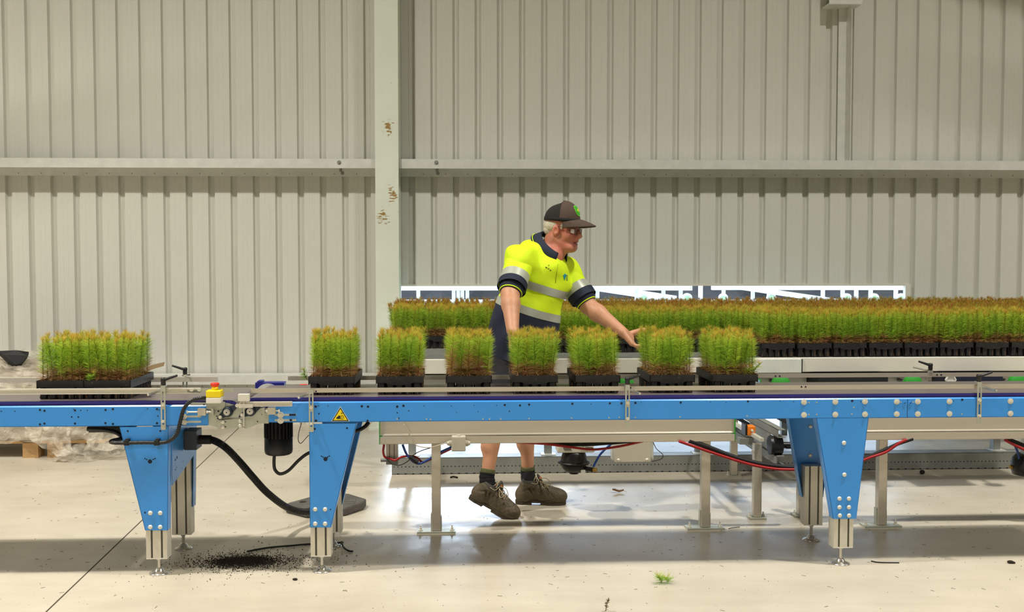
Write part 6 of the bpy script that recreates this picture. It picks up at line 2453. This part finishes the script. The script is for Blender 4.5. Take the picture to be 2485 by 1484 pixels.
# rubber foot block on the floor
def oct_pts(x0, x1, ya, yb, w):
    (ul, vl), (ur, _) = C.fl(x0, (ya + yb) / 2, w), C.fl(x1, (ya + yb) / 2, w)
    v0, v1 = C.fl((x0 + x1) / 2, yb, w)[1], C.fl((x0 + x1) / 2, ya, w)[1]
    c, h = 0.30, 0.33
    du, dv = ur - ul, v1 - v0
    return [(ul + du * c, v0), (ur - du * 0.22, v0 + dv * .10), (ur - du * .02, v0 + dv * .45), (ur, v1 - dv * .35), (ur - du * .26, v1), (ul + du * .35, v1), (ul, v1 - dv * .55), (ul - du * .01, v0 + dv * h)]


op = oct_pts(700, 886, 1198, 1237, 0.045)
rb = thing('rubber_base', 'dark rubber octagonal fence foot lying behind the blue leg', 'rubber base', C, sum(p[0] for p in op) / 8, sum(p[1] for p in op) / 8, 0)
MB().prism(op, 'w', 0.0, 0.048).build('base_block', M['rubber'], rb, bevel=0.010)
cx_, cy_ = sum(p[0] for p in op) / 8, sum(p[1] for p in op) / 8
uu, vv = C.fl(845, 1217, 0.048)
MB().box((uu - 0.04, vv - 0.05, 0.0475), (uu + 0.04, vv + 0.05, 0.0500)).box((uu - 0.03, vv - 0.012, 0.050), (uu + 0.03, vv + 0.012, 0.0515)).build('moulded_mark', M['rubber'], rb, bevel=0.002)
uu, vv = C.fl(735, 1217, 0.048)
MB().cyl((uu, vv, 0.0475), (uu, vv, 0.0495), 0.02, seg=14).build('moulded_socket', M['soil'], rb)

# soil spill: countless crumbs
sp = MB()
cu, cv = C.fl(590, 1362)
g2 = np.random.default_rng(5)


def crumb(mb, u, v, s, w=0.0):
    a = g2.uniform(0, 6.28)
    n = [(u + s * math.cos(a + k * 2.1) * g2.uniform(.6, 1.2), v + s * math.sin(a + k * 2.1) * g2.uniform(.6, 1.2), w) for k in range(3)]
    mb.add(n + [(u, v, w + s * g2.uniform(.7, 1.3))], [(0, 1, 3), (1, 2, 3), (2, 0, 3), (2, 1, 0)])


for i in range(8000):
    r = abs(g2.normal(0, 0.85))
    a = g2.uniform(0, 6.28)
    u, v = cu + r * 0.115 * math.cos(a) * (1.3), cv + r * 0.085 * math.sin(a)
    crumb(sp, u, v, g2.uniform(.0014, .0044), max(0, 0.010 - r * 0.010))
for i in range(420):
    crumb(sp, cu + g2.normal(0, .26), cv + g2.normal(0, .13), g2.uniform(.0015, .005))
sp.single('soil_spill', M['soil'], 'spilled dark potting soil on the floor between the left legs', 'soil', C, cu, cv, 0, kind='stuff')
# fine litter over the floor
lt = MB()
for i in range(1100):
    x, y = g2.uniform(0, 2485), 1484 - 420 * g2.uniform(0, 1) ** 0.7
    u, v = C.fl(x, y)
    if g2.uniform() < 0.6:
        crumb(lt, u, v, g2.uniform(.0010, .0032))
    else:
        a = g2.uniform(0, 6.28)
        L = g2.uniform(.006, .022)
        lt.bar((u, v, 0.001), (u + L * math.cos(a), v + L * math.sin(a), 0.0012), 0.001, 0.001)
lt.single('floor_litter', mat('litter_brown', rgb(92, 74, 54), 0.9), 'scattered tiny bits of bark and needles on the floor', 'litter', C, 0, 0, 0, kind='stuff')
# black strap across the spill
ps = [C.fl(x, y) + (0.006,) for x, y in ((600, 1340), (650, 1331), (705, 1326), (752, 1322), (800, 1320), (832, 1318))]
mb = MB().tube(ps, 0.0045, seg=6, n=6)
p2 = [C.fl(x, y) + (w,) for x, y, w in ((832, 1318, .006), (829, 1324, .02), (834, 1333, .012), (845, 1338, .006), (856, 1340, .006))]
mb.tube(p2, 0.0045, seg=6, n=6)
mb.single('strap', M['blackm'], 'thin black strap lying across the soil spill', 'strap', C, *ps[0])
# dry leaf
u, v = C.fl(1500, 1195)
mb = MB()
vs = []
for k in range(9):
    t = k / 8
    wv_ = 0.016 * math.sin(math.pi * min(1, t * 1.1 + 0.02)) 
    z = 0.004 + 0.022 * abs(t - 0.6)
    vs += [(u - 0.035 + 0.07 * t, v - wv_, z + 0.010), (u - 0.035 + 0.07 * t, v, z), (u - 0.035 + 0.07 * t, v + wv_, z + 0.010)]
mb.add(vs, [(k * 3 + j, k * 3 + j + 1, k * 3 + 4 + j, k * 3 + 3 + j) for k in range(8) for j in range(2)], 0, True)
lf = mb.single('dry_leaf', mat('leaf_brown', rgb(140, 104, 60), 0.7, var=0.2), 'curled brown dry leaf on the floor right of the worker', 'leaf', C, u, v, 0)
lf.modifiers.new('thick', 'SOLIDIFY').thickness = 0.0008
MB().tube([(u + 0.033, v, 0.012), (u + 0.045, v + .004, 0.008), (u + 0.055, v + .004, 0.003)], 0.001, seg=5).build('leaf_stalk', M['wood'], lf)
# grass clump, twigs, cable tie, chip
u, v = C.fl(1612, 1415)
cl_ = needle_mesh('grass_clump', [(*seedling_arrays(0.03, 110, 0.0016, np.array([1, 1.1, 1.0]), 0.0, 0.045), (-0.012, 0, 0), 0, 1), (*seedling_arrays(0.02, 70, 0.0016, np.array([1, 1.1, 1.2]), 0.0, 0.05), (0.016, 0, 0), 0, 1)])
o = bpy.data.objects.new('grass_clump', cl_)
COL.objects.link(o)
o.location = C.W(u, v, 0.004)
tag(o, 'small tuft of green needles on the floor in the foreground', 'grass tuft')
u, v = C.fl(1470, 1482)
tw = needle_mesh('dead_seedling', [(*seedling_arrays(0.055, 70, 0.002, np.array([.35, .35, .4]), 1.0, 0.014), (0, 0, 0), 0, 1)])
o = bpy.data.objects.new('dead_seedling', tw)
COL.objects.link(o)
o.location = C.W(u, v, 0.0)
tag(o, 'dark withered sprig standing at the bottom edge', 'sprig')
a, b = C.fl(2114, 1362), C.fl(2182, 1366)
MB().tube([(a[0], a[1], .003), ((a[0] + b[0]) / 2 - .03, (a[1] + b[1]) / 2 - .006, .003), (b[0], b[1], .003)], 0.0026, seg=6).single('black_offcut', M['blackm'], 'straight black cable offcut on the floor at right', 'cable offcut', C, a[0], a[1], 0)
u, v = C.fl(2452, 1366)
MB().ell((u, v, 0.007), (0.016, 0.012, 0.007), seg=10).ell((u + .012, v - .004, 0.005), (0.010, 0.008, 0.005), seg=8).single('bark_chip', M['soil'], 'dark bark chip on the floor near the right edge', 'bark chip', C, u, v, 0)
u, v = C.fl(1100, 1160)
MB().tube([(u - .02, v, .006), (u, v + .005, .010), (u + .03, v, .005)], 0.006, seg=6).single('bark_chip', M['soil'], 'dark bark scrap in front of the perforated rail', 'bark chip', C, u, v, 0)
u, v = C.fl(2238, 1150)
MB().ell((u, v, 0.015), (0.018, 0.015, 0.015), seg=10).single('bark_chip', M['soil'], 'round brown lump beside the perforated rail at right', 'bark chip', C, u, v, 0)
a, b = C.fl(1768, 1283), C.fl(1795, 1279)
MB().tube([(a[0], a[1], .003), ((a[0] + b[0]) / 2, a[1] + .01, .006), (b[0], b[1], .003)], 0.002, seg=5).single('twig', M['soil'], 'thin dark twig beside the foot plate of the middle steel leg', 'twig', C, a[0], a[1], 0)
u, v = C.fl(716, 1407)
MB().ell((u, v, 0.005), (0.012, 0.007, 0.005), seg=10).single('bark_chip', M['soil'], 'small dark crumb in front of the second blue leg', 'bark chip', C, u, v, 0)
